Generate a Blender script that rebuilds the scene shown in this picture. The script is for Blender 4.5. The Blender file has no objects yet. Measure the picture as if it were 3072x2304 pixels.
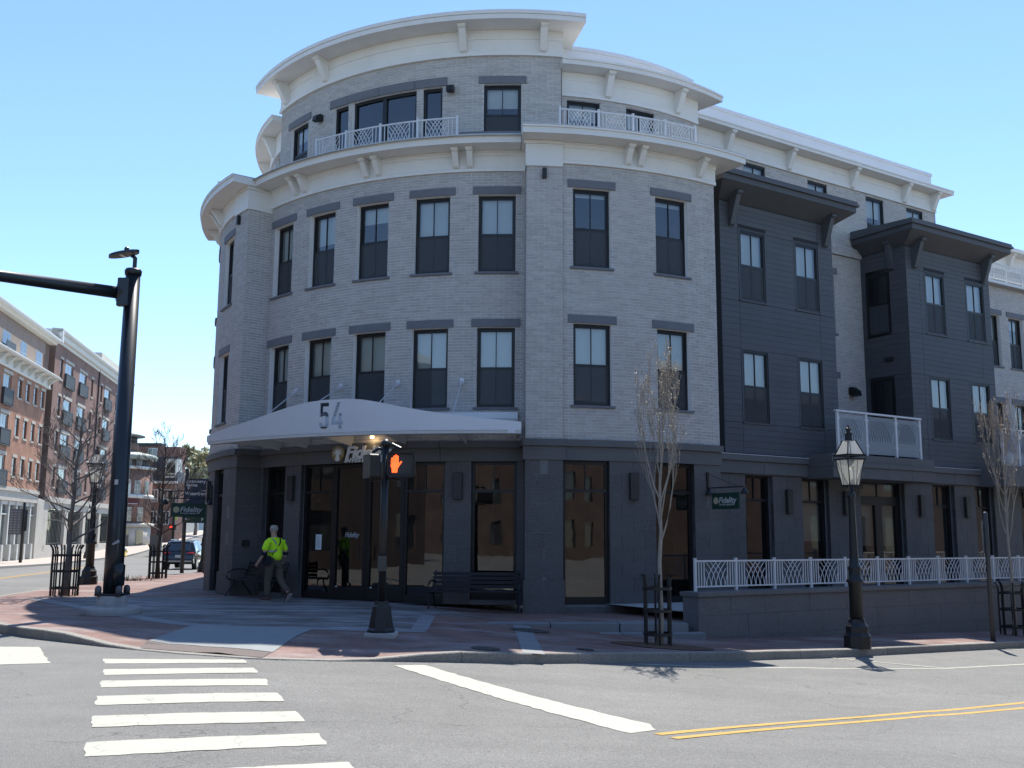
import bpy, bmesh, math, random
from math import sin, cos, pi, radians, atan2, hypot
from mathutils import Vector, Matrix
random.seed(7)
SC = bpy.context.scene
COL = SC.collection

# ------------------------------------------------------------------ camera
PITCH, ROLL, FPX = 0.15012, -0.00659, 2992.8
cam_d = bpy.data.cameras.new('camera')
cam_d.sensor_fit = 'HORIZONTAL'; cam_d.sensor_width = 36.0
cam_d.lens = 36.0 * FPX / 3072.0
cam_d.clip_start = 0.1; cam_d.clip_end = 3000
cam = bpy.data.objects.new('camera', cam_d); COL.objects.link(cam)
cam.matrix_world = Matrix.Translation((0, 0, 1.6)) @ Matrix.Rotation(pi / 2 + PITCH, 4, 'X') @ Matrix.Rotation(-ROLL, 4, 'Z')
SC.camera = cam

# ------------------------------------------------------------------ sky, sun, exposure
SUN_AZ = atan2(0.20, 0.975)          # from +Y towards +X
SUN_EL = radians(60.0)
w = bpy.data.worlds.new('World'); SC.world = w; w.use_nodes = True
nt = w.node_tree
for n in list(nt.nodes): nt.nodes.remove(n)
sky = nt.nodes.new('ShaderNodeTexSky'); sky.sky_type = 'NISHITA'; sky.sun_disc = False
sky.sun_elevation = SUN_EL; sky.sun_rotation = SUN_AZ
sky.air_density = 0.9; sky.dust_density = 0.0; sky.ozone_density = 5.0; sky.altitude = 0
bg = nt.nodes.new('ShaderNodeBackground'); bg.inputs[1].default_value = 0.118
wo = nt.nodes.new('ShaderNodeOutputWorld')
nt.links.new(sky.outputs[0], bg.inputs[0]); nt.links.new(bg.outputs[0], wo.inputs[0])
sun_d = bpy.data.lights.new('sun', 'SUN'); sun_d.energy = 4.0; sun_d.angle = radians(0.53); sun_d.color = (1.0, 0.955, 0.88)
sun = bpy.data.objects.new('sun', sun_d); COL.objects.link(sun)
sv = Vector((sin(SUN_AZ) * cos(SUN_EL), cos(SUN_AZ) * cos(SUN_EL), sin(SUN_EL)))
sun.rotation_euler = sv.to_track_quat('Z', 'Y').to_euler()
sun.location = (0, 0, 40)
SC.view_settings.view_transform = 'Standard'; SC.view_settings.look = 'None'
SC.view_settings.exposure = 1.15; SC.view_settings.gamma = 1.0
SC.view_settings.use_curve_mapping = False
try:
    SC.cycles.max_bounces = 8; SC.cycles.transparent_max_bounces = 12
except Exception: pass

# ------------------------------------------------------------------ ground heights
def ss(a, b, x):
    t = min(1.0, max(0.0, (x - a) / (b - a))); return t * t * (3 - 2 * t)
def road_z(x, y):
    A = (.5 * ss(-4, 6, x) + .033 * max(0, x - 5)) * ss(5, 16, y)
    B = .0136 * max(0, min(y, 70) - 30)
    U = .034 * max(0, min(y, 175) - 98) * ss(-18, -30, x)
    return -.15 - A - B + U

# ------------------------------------------------------------------ materials
MATS = {}
def _nodes(name):
    m = bpy.data.materials.new(name); m.use_nodes = True
    t = m.node_tree
    b = t.nodes['Principled BSDF']
    return m, t, b
def pm(name, col, rough=.6, var=.12, vs=3.0, bump=0.0, bs=60.0, metal=0.0, spec=.4, rnd=0.0, speck=None, coat=0.0, stain=None, crack=None):
    """procedural surface: base colour with noise variation, optional per-piece variation, speckle, streaky stain and bump"""
    if name in MATS: return MATS[name]
    m, t, b = _nodes(name); N = t.nodes.new; L = t.links.new
    tc = N('ShaderNodeTexCoord')
    nz = N('ShaderNodeTexNoise'); nz.inputs['Scale'].default_value = vs; nz.inputs['Detail'].default_value = 6; nz.inputs['Roughness'].default_value = .6
    L(tc.outputs['Object'], nz.inputs['Vector'])
    mr = N('ShaderNodeMapRange'); mr.inputs[1].default_value = .25; mr.inputs[2].default_value = .75
    mr.inputs[3].default_value = 1 - var; mr.inputs[4].default_value = 1 + var
    L(nz.outputs['Fac'], mr.inputs[0])
    val = mr.outputs[0]
    if rnd:
        oi = N('ShaderNodeObjectInfo'); gm = N('ShaderNodeNewGeometry')
        ad = N('ShaderNodeMath'); ad.operation = 'ADD'; L(oi.outputs['Random'], ad.inputs[0]); L(gm.outputs['Random Per Island'], ad.inputs[1])
        fr = N('ShaderNodeMath'); fr.operation = 'FRACT'; L(ad.outputs[0], fr.inputs[0])
        mr2 = N('ShaderNodeMapRange'); mr2.inputs[3].default_value = 1 - rnd; mr2.inputs[4].default_value = 1 + rnd
        L(fr.outputs[0], mr2.inputs[0])
        mu = N('ShaderNodeMath'); mu.operation = 'MULTIPLY'; L(val, mu.inputs[0]); L(mr2.outputs[0], mu.inputs[1]); val = mu.outputs[0]
    sc = N('ShaderNodeVectorMath'); sc.operation = 'SCALE'; sc.inputs[0].default_value = col[:3]
    L(val, sc.inputs['Scale']); out = sc.outputs[0]
    if speck:
        sn = N('ShaderNodeTexNoise'); sn.inputs['Scale'].default_value = speck[0]; sn.inputs['Detail'].default_value = 3
        L(tc.outputs['Object'], sn.inputs['Vector'])
        cr = N('ShaderNodeMapRange'); cr.inputs[1].default_value = .42; cr.inputs[2].default_value = .62; L(sn.outputs['Fac'], cr.inputs[0])
        mx = N('ShaderNodeMix'); mx.data_type = 'RGBA'; L(cr.outputs[0], mx.inputs[0]); L(out, mx.inputs[6]); mx.inputs[7].default_value = (*speck[1], 1)
        out = mx.outputs[2]
    if stain:
        mp = N('ShaderNodeMapping'); mp.inputs['Scale'].default_value = stain[2]; L(tc.outputs['Object'], mp.inputs['Vector'])
        sn = N('ShaderNodeTexNoise'); sn.inputs['Scale'].default_value = stain[0]; sn.inputs['Detail'].default_value = 8; sn.inputs['Roughness'].default_value = .65
        L(mp.outputs[0], sn.inputs['Vector'])
        cr = N('ShaderNodeMapRange'); cr.inputs[1].default_value = .5; cr.inputs[2].default_value = .72; cr.inputs[4].default_value = stain[3]; L(sn.outputs['Fac'], cr.inputs[0])
        mx = N('ShaderNodeMix'); mx.data_type = 'RGBA'; L(cr.outputs[0], mx.inputs[0]); L(out, mx.inputs[6]); mx.inputs[7].default_value = (*stain[1], 1)
        out = mx.outputs[2]
    if crack:
        dn = N('ShaderNodeTexNoise'); dn.inputs['Scale'].default_value = crack[0] * 2.5; L(tc.outputs['Object'], dn.inputs['Vector'])
        va = N('ShaderNodeVectorMath'); va.operation = 'SCALE'; va.inputs['Scale'].default_value = .35 / crack[0]; L(dn.outputs['Color'], va.inputs[0])
        vb = N('ShaderNodeVectorMath'); vb.operation = 'ADD'; L(tc.outputs['Object'], vb.inputs[0]); L(va.outputs[0], vb.inputs[1])
        vo = N('ShaderNodeTexVoronoi'); vo.feature = 'DISTANCE_TO_EDGE'; vo.inputs['Scale'].default_value = crack[0]; L(vb.outputs[0], vo.inputs['Vector'])
        cm = N('ShaderNodeMapRange'); cm.inputs[1].default_value = crack[1] * .4; cm.inputs[2].default_value = crack[1]; cm.inputs[3].default_value = crack[3]; cm.inputs[4].default_value = 0; L(vo.outputs['Distance'], cm.inputs[0])
        mx = N('ShaderNodeMix'); mx.data_type = 'RGBA'; L(cm.outputs[0], mx.inputs[0]); L(out, mx.inputs[6]); mx.inputs[7].default_value = (*crack[2], 1); out = mx.outputs[2]
    L(out, b.inputs['Base Color'])
    b.inputs['Roughness'].default_value = rough; b.inputs['Metallic'].default_value = metal
    b.inputs['Specular IOR Level'].default_value = spec
    if coat: b.inputs['Coat Weight'].default_value = coat
    if bump:
        bn = N('ShaderNodeTexNoise'); bn.inputs['Scale'].default_value = bs; bn.inputs['Detail'].default_value = 4
        L(tc.outputs['Object'], bn.inputs['Vector'])
        bp = N('ShaderNodeBump'); bp.inputs['Strength'].default_value = bump; bp.inputs['Distance'].default_value = .02
        L(bn.outputs['Fac'], bp.inputs['Height']); L(bp.outputs[0], b.inputs['Normal'])
    MATS[name] = m; return m
def glass_mat(name, tint=(.8, .85, .85), refl=1.0, base=.05, trans=True, ior=1.55):
    if name in MATS: return MATS[name]
    m, t, b = _nodes(name); N = t.nodes.new; L = t.links.new
    t.nodes.remove(b); o = t.nodes['Material Output']
    tr = N('ShaderNodeBsdfTransparent' if trans else 'ShaderNodeBsdfDiffuse'); tr.inputs[0].default_value = (*tint, 1)
    gl = N('ShaderNodeBsdfGlossy'); gl.inputs['Roughness'].default_value = .015; gl.inputs[0].default_value = (refl, refl, refl, 1)
    fr = N('ShaderNodeFresnel'); fr.inputs[0].default_value = ior
    tc = N('ShaderNodeTexCoord'); wn = N('ShaderNodeTexNoise'); wn.inputs['Scale'].default_value = 1.3; L(tc.outputs['Object'], wn.inputs['Vector'])
    bp = N('ShaderNodeBump'); bp.inputs['Strength'].default_value = .03; bp.inputs['Distance'].default_value = .04; L(wn.outputs['Fac'], bp.inputs['Height'])
    L(bp.outputs[0], gl.inputs['Normal'])
    ad = N('ShaderNodeMath'); ad.operation = 'ADD'; ad.use_clamp = True; L(fr.outputs[0], ad.inputs[0]); ad.inputs[1].default_value = base
    mx = N('ShaderNodeMixShader'); L(ad.outputs[0], mx.inputs[0]); L(tr.outputs[0], mx.inputs[1]); L(gl.outputs[0], mx.inputs[2]); L(mx.outputs[0], o.inputs[0])
    MATS[name] = m; return m
def screen_mat():
    if 'screen' in MATS: return MATS['screen']
    m, t, b = _nodes('screen'); N = t.nodes.new; L = t.links.new
    t.nodes.remove(b); o = t.nodes['Material Output']
    d = N('ShaderNodeBsdfDiffuse'); d.inputs[0].default_value = (.085, .09, .095, 1); tr = N('ShaderNodeBsdfTransparent')
    mx = N('ShaderNodeMixShader'); mx.inputs[0].default_value = .72; L(tr.outputs[0], mx.inputs[1]); L(d.outputs[0], mx.inputs[2]); L(mx.outputs[0], o.inputs[0])
    MATS['screen'] = m; return m
def lantern_mat():
    if 'lantern_glass' in MATS: return MATS['lantern_glass']
    m, t, b = _nodes('lantern_glass'); N = t.nodes.new; L = t.links.new
    t.nodes.remove(b); o = t.nodes['Material Output']
    tr = N('ShaderNodeBsdfTransparent'); tl = N('ShaderNodeBsdfTranslucent'); tl.inputs[0].default_value = (.8, .8, .72, 1); df = N('ShaderNodeBsdfDiffuse'); df.inputs[0].default_value = (.6, .6, .55, 1); gl = N('ShaderNodeBsdfGlossy'); gl.inputs['Roughness'].default_value = .08
    m1 = N('ShaderNodeMixShader'); m1.inputs[0].default_value = .5; L(tl.outputs[0], m1.inputs[1]); L(df.outputs[0], m1.inputs[2])
    m2 = N('ShaderNodeMixShader'); m2.inputs[0].default_value = .42; L(tr.outputs[0], m2.inputs[1]); L(m1.outputs[0], m2.inputs[2])
    m3 = N('ShaderNodeMixShader'); m3.inputs[0].default_value = .06; L(m2.outputs[0], m3.inputs[1]); L(gl.outputs[0], m3.inputs[2]); L(m3.outputs[0], o.inputs[0])
    MATS['lantern_glass'] = m; return m
def frosted_mat():
    if 'frosted_glass' in MATS: return MATS['frosted_glass']
    m, t, b = _nodes('frosted_glass'); N = t.nodes.new; L = t.links.new
    t.nodes.remove(b); o = t.nodes['Material Output']
    tr = N('ShaderNodeBsdfTransparent'); df = N('ShaderNodeBsdfDiffuse'); df.inputs[0].default_value = (.42, .46, .48, 1)
    m2 = N('ShaderNodeMixShader'); m2.inputs[0].default_value = .62; L(tr.outputs[0], m2.inputs[1]); L(df.outputs[0], m2.inputs[2]); L(m2.outputs[0], o.inputs[0])
    MATS['frosted_glass'] = m; return m
def emit_mat(name, col, s):
    if name in MATS: return MATS[name]
    m, t, b = _nodes(name)
    b.inputs['Base Color'].default_value = (*col, 1); b.inputs['Emission Color'].default_value = (*col, 1); b.inputs['Emission Strength'].default_value = s
    MATS[name] = m; return m
def brick_tex_mat(name, c1, c2, mortar, scale=1.0, bw=.21, bh=.075, ms=.01, rough=.85, patch=None, rot=0.0, plane='XY', bump=.3, msm=.1):
    """brick pattern by material, for pavements and for walls too far away to tell bricks apart"""
    if name in MATS: return MATS[name]
    m, t, b = _nodes(name); N = t.nodes.new; L = t.links.new
    tc = N('ShaderNodeTexCoord'); mp = N('ShaderNodeMapping'); mp.inputs['Rotation'].default_value = (0, 0, rot); L(tc.outputs['Object'], mp.inputs['Vector'])
    v = mp.outputs[0]
    if plane != 'XY':
        sx = N('ShaderNodeSeparateXYZ'); L(v, sx.inputs[0]); cx = N('ShaderNodeCombineXYZ')
        L(sx.outputs['X'], cx.inputs[0]); L(sx.outputs['Z'], cx.inputs[1]); v = cx.outputs[0]
    br = N('ShaderNodeTexBrick'); br.inputs['Scale'].default_value = scale; br.inputs['Brick Width'].default_value = bw; br.inputs['Row Height'].default_value = bh
    br.inputs['Mortar Size'].default_value = ms; br.inputs['Mortar Smooth'].default_value = msm
    br.inputs['Color1'].default_value = (*c1, 1); br.inputs['Color2'].default_value = (*c2, 1); br.inputs['Mortar'].default_value = (*mortar, 1)
    L(v, br.inputs['Vector']); out = br.outputs['Color']
    nz = N('ShaderNodeTexNoise'); nz.inputs['Scale'].default_value = .9; nz.inputs['Detail'].default_value = 7; L(tc.outputs['Object'], nz.inputs['Vector'])
    mr = N('ShaderNodeMapRange'); mr.inputs[1].default_value = .3; mr.inputs[2].default_value = .7; mr.inputs[3].default_value = .78; mr.inputs[4].default_value = 1.2; L(nz.outputs['Fac'], mr.inputs[0])
    sc = N('ShaderNodeVectorMath'); sc.operation = 'SCALE'; L(out, sc.inputs[0]); L(mr.outputs[0], sc.inputs['Scale']); out = sc.outputs[0]
    if patch:
        sn = N('ShaderNodeTexNoise'); sn.inputs['Scale'].default_value = patch[0]; sn.inputs['Detail'].default_value = 9; sn.inputs['Roughness'].default_value = .72
        mp2 = N('ShaderNodeMapping'); mp2.inputs['Scale'].default_value = patch[3]; L(tc.outputs['Object'], mp2.inputs['Vector']); L(mp2.outputs[0], sn.inputs['Vector'])
        cr = N('ShaderNodeMapRange'); cr.inputs[1].default_value = .47; cr.inputs[2].default_value = .66; cr.inputs[4].default_value = patch[2]; L(sn.outputs['Fac'], cr.inputs[0])
        mx = N('ShaderNodeMix'); mx.data_type = 'RGBA'; L(cr.outputs[0], mx.inputs[0]); L(out, mx.inputs[6]); mx.inputs[7].default_value = (*patch[1], 1); out = mx.outputs[2]
    L(out, b.inputs['Base Color']); b.inputs['Roughness'].default_value = rough; b.inputs['Specular IOR Level'].default_value = .3
    bp = N('ShaderNodeBump'); bp.inputs['Strength'].default_value = bump; bp.inputs['Distance'].default_value = .01; bp.invert = True
    L(br.outputs['Fac'], bp.inputs['Height']); L(bp.outputs[0], b.inputs['Normal'])
    MATS[name] = m; return m

M_BRICK = lambda: pm('painted_brick', (.415, .395, .375), .75, .12, 9, .35, 90, rnd=.10)
M_MORTAR = lambda: pm('light_mortar', (.76, .74, .71), .9, .08, 14)
M_WHITE = lambda: pm('cornice_paint', (.70, .685, .65), .55, .045, 1.2, stain=(1.1, (.55, .53, .49), (1, 1, .25), .35))
M_LINTEL = lambda: pm('lintel_stone', (.145, .15, .165), .75, .10, 5, .15, 120)
M_STONE = lambda: pm('dark_granite', (.082, .078, .074), .7, .16, 1.4, .4, 110, rnd=.13, speck=(55, (.135, .13, .13)))
M_STONEJ = lambda: pm('stone_joint', (.17, .17, .17), .9, .06, 10)
M_BAND = lambda: pm('band_stone', (.112, .111, .109), .7, .10, 1.6, .12, 140, rnd=.06)
M_BLACK = lambda: pm('black_frame', (.012, .012, .013), .38, .1, 8)
M_IRON = lambda: pm('black_iron', (.014, .015, .016), .42, .2, 6, .1, 80)
M_SIDING = lambda: pm('slate_siding', (.074, .078, .085), .6, .09, 2.2, .12, 200, rnd=.05)
M_SIDGAP = lambda: pm('siding_gap', (.02, .022, .026), .8, .05, 3)
M_GRAN = lambda: pm('grey_granite', (.30, .31, .31), .8, .14, 2.0, .3, 90, rnd=.08, speck=(90, (.2, .2, .2)))
M_CONC = lambda: pm('concrete', (.36, .35, .33), .85, .13, 2.5, .3, 60, stain=(3, (.2, .19, .18), (1, 1, 1), .5))
M_ALU = lambda: pm('white_metal', (.62, .63, .645), .42, .04, 1.0, metal=0.15)
M_RAIL = lambda: pm('pale_rail', (.60, .61, .62), .5, .05, 2.0)
M_BLIND = lambda: pm('blind', (.52, .56, .55), .8, .05, 1.0)
M_DARK = lambda: pm('dark_interior', (.022, .022, .024), .9, .2, 1.0)
G_UP = lambda: glass_mat('window_glass', (.92, .95, .94), 1.0, .07)
G_SHOP = lambda: glass_mat('shop_glass', (.55, .58, .57), 1.0, .05)

# ------------------------------------------------------------------ mesh helpers
class MB:
    def __init__(s): s.v = []; s.f = []
    def add(s, vs, fs):
        k = len(s.v); s.v += [tuple(p) for p in vs]; s.f += [tuple(i + k for i in f) for f in fs]
    def box(s, x0, x1, y0, y1, z0, z1):
        s.add([(x0, y0, z0), (x1, y0, z0), (x1, y1, z0), (x0, y1, z0), (x0, y0, z1), (x1, y0, z1), (x1, y1, z1), (x0, y1, z1)],
              [(0, 3, 2, 1), (4, 5, 6, 7), (0, 1, 5, 4), (1, 2, 6, 5), (2, 3, 7, 6), (3, 0, 4, 7)])
    def tube(s, pts, r, n=8, cap=True):
        """tapered tube along a polyline; r = number or list"""
        if not hasattr(r, '__len__'): r = [r] * len(pts)
        pts = [Vector(p) for p in pts]; rings = []
        up = Vector((0, 0, 1))
        for i, p in enumerate(pts):
            d = (pts[min(i + 1, len(pts) - 1)] - pts[max(i - 1, 0)])
            if d.length < 1e-9: d = Vector((0, 0, 1))
            d.normalize(); a = up if abs(d.z) < .95 else Vector((1, 0, 0))
            x = d.cross(a).normalized(); y = d.cross(x)
            rings.append([p + (x * cos(2 * pi * k / n) + y * sin(2 * pi * k / n)) * r[i] for k in range(n)])
        vs = [q for R in rings for q in R]; fs = []
        for i in range(len(pts) - 1):
            for k in range(n): fs.append((i * n + k, i * n + (k + 1) % n, (i + 1) * n + (k + 1) % n, (i + 1) * n + k))
        if cap: fs.append(tuple(range(n - 1, -1, -1))); fs.append(tuple((len(pts) - 1) * n + k for k in range(n)))
        s.add(vs, fs)
    def lathe(s, prof, n=16, c=(0, 0, 0), sq=False):
        """profile of (r,z) round the z axis"""
        vs = []; fs = []
        for r, z in prof:
            for k in range(n):
                a = 2 * pi * (k + .5) / n; vs.append((c[0] + r * cos(a), c[1] + r * sin(a), c[2] + z))
        for i in range(len(prof) - 1):
            for k in range(n): fs.append((i * n + k, i * n + (k + 1) % n, (i + 1) * n + (k + 1) % n, (i + 1) * n + k))
        fs.append(tuple(range(n - 1, -1, -1))); fs.append(tuple((len(prof) - 1) * n + k for k in range(n)))
        s.add(vs, fs)
    def mesh(s, name, smooth=False):
        me = bpy.data.meshes.new(name); me.from_pydata(s.v, [], s.f); me.update()
        if smooth: me.polygons.foreach_set('use_smooth', [True] * len(me.polygons))
        return me
    def build(s, name, mat, parent=None, smooth=False, world=True, bevel=0):
        me = s.mesh(name, smooth); return place(name, me, mat, parent, world, bevel)
def place(name, me, mat, parent=None, world=True, bevel=0, mw=None):
    if mat and not me.materials: me.materials.append(mat)
    o = bpy.data.objects.new(name, me); COL.objects.link(o)
    if mw is not None: o.matrix_basis = mw
    if parent is not None:
        o.parent = parent
        if world and '_loc' in parent: o.matrix_parent_inverse = Matrix.Translation([-c for c in parent['_loc']])
    if bevel:
        b = o.modifiers.new('bevel', 'BEVEL'); b.width = bevel; b.segments = 2; b.limit_method = 'ANGLE'
    return o
def empty(name, loc, label, cat, group=None, world=True, rz=0.0):
    o = bpy.data.objects.new(name, None); COL.objects.link(o); o.empty_display_size = .3
    o.location = loc; o.rotation_euler = (0, 0, rz)
    o['label'] = label; o['category'] = cat
    if group: o['group'] = group
    if world: o['_loc'] = list(loc)
    return o
def tag(o, label, cat, group=None):
    o['label'] = label; o['category'] = cat
    if group: o['group'] = group
    return o
def struct(o): o['kind'] = 'structure'; return o
def copy_tree(o, parent=None):
    c = o.copy(); COL.objects.link(c); c.parent = parent
    if parent is not None: c.matrix_parent_inverse = o.matrix_parent_inverse.copy()
    for ch in [x for x in bpy.data.objects if x.parent == o]: copy_tree(ch, c)
    return c
def text_mb(body, size, ext=.01, shear=0.0, bold=0.0, align='LEFT', spacing=1.0):
    cu = bpy.data.curves.new('lettering', 'FONT'); cu.body = body; cu.size = size; cu.extrude = ext; cu.shear = shear; cu.offset = bold
    cu.align_x = align; cu.space_character = spacing; cu.resolution_u = 3
    ob = bpy.data.objects.new('lettering', cu)
    me = bpy.data.meshes.new_from_object(ob)
    mb = MB(); mb.v = [tuple(v.co) for v in me.vertices]; mb.f = [tuple(p.vertices) for p in me.polygons]
    bpy.data.objects.remove(ob); bpy.data.meshes.remove(me); bpy.data.curves.remove(cu)
    return mb
def fitx(mb, x0, x1):
    a = min(v[0] for v in mb.v); b = max(v[0] for v in mb.v); k = (x1 - x0) / (b - a)
    mb.v = [(x0 + (v[0] - a) * k, v[1], v[2]) for v in mb.v]; return mb

# ------------------------------------------------------------------ wall frames: (s along, t outwards, z) -> world
Z0 = 1.6
CX, CY, PHI = -0.0265, 32.6494, 0.41818
AL = 0.56376
class Cyl:
    def __init__(self, R): self.R = R; self.curved = True
    def p(self, s, t, z):
        a = s / self.R - PHI; r = self.R + t
        return (CX + r * sin(a), CY - r * cos(a), z + Z0)
    def nrm(self, s): a = s / self.R - PHI; return Vector((sin(a), -cos(a), 0))
class Pln:
    def __init__(self, org, ang): self.o = org; self.d = (cos(ang), sin(ang)); self.n = (sin(ang), -cos(ang)); self.curved = False; self.zz = Z0
    def p(self, s, t, z): return (self.o[0] + self.d[0] * s + self.n[0] * t, self.o[1] + self.d[1] * s + self.n[1] * t, z + self.zz)
    def nrm(self, s): return Vector((self.n[0], self.n[1], 0))
def Wing(o): return Pln((-sin(AL) * o, cos(AL) * o), AL)       # s = u along the right street
PHIL = -PHI - (AL + PHI)                                     # the left wing mirrors the right one about the entrance axis
ax = Vector((-sin(PHI), -cos(PHI), 0)); tx = Vector((cos(PHI), -sin(PHI), 0)); C3 = Vector((CX, CY, 0))
class Mirror:
    """mirror image of a frame about the entrance axis"""
    def __init__(self, F): self.F = F; self.curved = F.curved
    def p(self, s, t, z):
        q = Vector(self.F.p(-s, t, z)); d = q - C3
        k = d.dot(tx); q = q - tx * (2 * k); return tuple(q)
    def nrm(self, s):
        n = self.F.nrm(-s); return n - tx * (2 * n.dot(tx))
def segs(F, s0, s1, ds=.5): return max(1, int(math.ceil(abs(s1 - s0) / ds))) if F.curved else 1
def fbox(mb, F, s0, s1, t0, t1, z0, z1, ds=.5):
    n = segs(F, s0, s1, ds); vs = []; fs = []
    for i in range(n + 1):
        s = s0 + (s1 - s0) * i / n
        vs += [F.p(s, t1, z0), F.p(s, t1, z1), F.p(s, t0, z1), F.p(s, t0, z0)]
    for i in range(n):
        a = 4 * i; b = a + 4
        for k in range(4): fs.append((a + k, b + k, b + (k + 1) % 4, a + (k + 1) % 4))
    fs.append((0, 1, 2, 3)); e = 4 * n; fs.append((e + 3, e + 2, e + 1, e))
    mb.add(vs, fs)
def sweep(mb, F, s0, s1, prof, ds=.4):
    n = segs(F, s0, s1, ds); m = len(prof); vs = []; fs = []
    for i in range(n + 1):
        s = s0 + (s1 - s0) * i / n
        vs += [F.p(s, t, z) for t, z in prof]
    for i in range(n):
        for k in range(m): fs.append((i * m + k, (i + 1) * m + k, (i + 1) * m + (k + 1) % m, i * m + (k + 1) % m))
    fs.append(tuple(range(m))); fs.append(tuple(n * m + k for k in range(m - 1, -1, -1)))
    mb.add(vs, fs)
def extr(mb, F, s, w, prof):
    m = len(prof); vs = [F.p(s - w / 2, t, z) for t, z in prof] + [F.p(s + w / 2, t, z) for t, z in prof]
    fs = [tuple(range(m - 1, -1, -1)), tuple(m + k for k in range(m))] + [(k, (k + 1) % m, m + (k + 1) % m, m + k) for k in range(m)]
    mb.add(vs, fs)
def fquad(mb, F, s0, s1, t, z0, z1, ds=.5):
    n = segs(F, s0, s1, ds); vs = []; fs = []
    for i in range(n + 1):
        s = s0 + (s1 - s0) * i / n; vs += [F.p(s, t, z0), F.p(s, t, z1)]
    for i in range(n): fs.append((2 * i, 2 * i + 2, 2 * i + 3, 2 * i + 1))
    mb.add(vs, fs)
def wall_mb(F, s0, s1, z0, z1, ops=(), t=0.0, depth=.22, ds=.5):
    """wall sheet with openings and their reveals"""
    mb = MB(); S = sorted({s0, s1, *[min(max(o[i], s0), s1) for o in ops for i in (0, 1)]}); Zs = sorted({z0, z1, *[min(max(o[i], z0), z1) for o in ops for i in (2, 3)]})
    for a, b in zip(S, S[1:]):
        if b - a < 1e-4: continue
        run = None
        for c, d in zip(Zs, Zs[1:]):
            m = ((a + b) / 2, (c + d) / 2)
            hit = any(o[0] < m[0] < o[1] and o[2] < m[1] < o[3] for o in ops)
            if not hit: fquad(mb, F, a, b, t, c, d, ds)
    for o in ops:
        a, b, c, d = o[:4]
        for s in (a, b): mb.add([F.p(s, t, c), F.p(s, t, d), F.p(s, t - depth, d), F.p(s, t - depth, c)], [(0, 1, 2, 3)])
        for z in (c, d):
            n = segs(F, a, b, ds)
            for i in range(n):
                x = a + (b - a) * i / n; y = a + (b - a) * (i + 1) / n
                mb.add([F.p(x, t, z), F.p(y, t, z), F.p(y, t - depth, z), F.p(x, t - depth, z)], [(0, 1, 2, 3)])
    return mb

# ------------------------------------------------------------------ pools of small pieces: the 300 largest become objects, the rest one part
POOL = {}
def pool(name, parent, mat, F, s0, s1, z0, z1, t0, t1): POOL.setdefault(name, []).append((parent, mat, F, s0, s1, z0, z1, t0, t1))
CAMP = Vector((0, 0, 1.6))
def vis_size(F, s0, s1, z0, z1):
    p = Vector(F.p((s0 + s1) / 2, 0, (z0 + z1) / 2)); d = p - CAMP; L = d.length
    n = F.nrm((s0 + s1) / 2); c = -n.dot(d) / L
    ux = p.x / (p.y * cos(PITCH) + (p.z - 1.6) * sin(PITCH))
    if c < .05 or abs(ux) > .53: return 0
    return abs(s1 - s0) * (z1 - z0) * c / (L * L)
def flush_pool(name, stuff_name, thing, limit=300, near=None):
    L = POOL.get(name, [])
    L.sort(key=lambda r: -(near(r) if near else vis_size(*r[2:7])))
    for r in L[:limit]:
        mb = MB(); fbox(mb, r[2], r[3], r[4], r[7], r[8], r[5], r[6], 1.2); mb.build(name, r[1](), r[0])
    bymat = {}
    for r in L[limit:]: bymat.setdefault(r[1], []).append(r)
    for m, rs in bymat.items():
        mb = MB()
        for r in rs: fbox(mb, r[2], r[3], r[4], r[7], r[8], r[5], r[6], 1.2)
        o = mb.build(stuff_name, m(), thing); o['kind'] = 'stuff'
BL, BH, MJ = .2795, .0733, .011
def brick_field(F, s0, s1, z0, z1, obs, parent, t=0.0):
    """running bond with bricks cut to fit round openings, lintels and sills"""
    k0 = int(math.floor(z0 / BH)); k1 = int(math.ceil(z1 / BH))
    for k in range(k0, k1):
        a = max(z0, k * BH + MJ / 2); b = min(z1, (k + 1) * BH - MJ / 2)
        if b - a < .012: continue
        hit = [o for o in obs if o[2] < b and o[3] > a]
        cuts = sorted({s0, s1, *[min(max(o[i], s0), s1) for o in hit for i in (0, 1)]})
        runs = []
        for x, y in zip(cuts, cuts[1:]):
            if y - x < 1e-5: continue
            free = [(a, b)]
            for o in hit:
                if o[0] < (x + y) / 2 < o[1]:
                    free = [q for f in free for q in ((f[0], min(f[1], o[2])), (max(f[0], o[3]), f[1])) if q[1] - q[0] > .012]
            for f in free:
                if runs and abs(runs[-1][1] - x) < 1e-6 and runs[-1][2] == f: runs[-1][1] = y
                else: runs.append([x, y, f])
        off = (k % 2) * BL / 2
        for x0, x1, (c, d) in runs:
            j0 = int(math.floor((x0 - off) / BL)); j1 = int(math.ceil((x1 - off) / BL))
            for j in range(j0, j1):
                x = max(x0, off + j * BL + MJ / 2); y = min(x1, off + (j + 1) * BL - MJ / 2)
                if y - x > .009: pool('brick', parent, M_BRICK, F, x, y, c, d, t - .03, t + random.uniform(-.0015, .0015))
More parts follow.
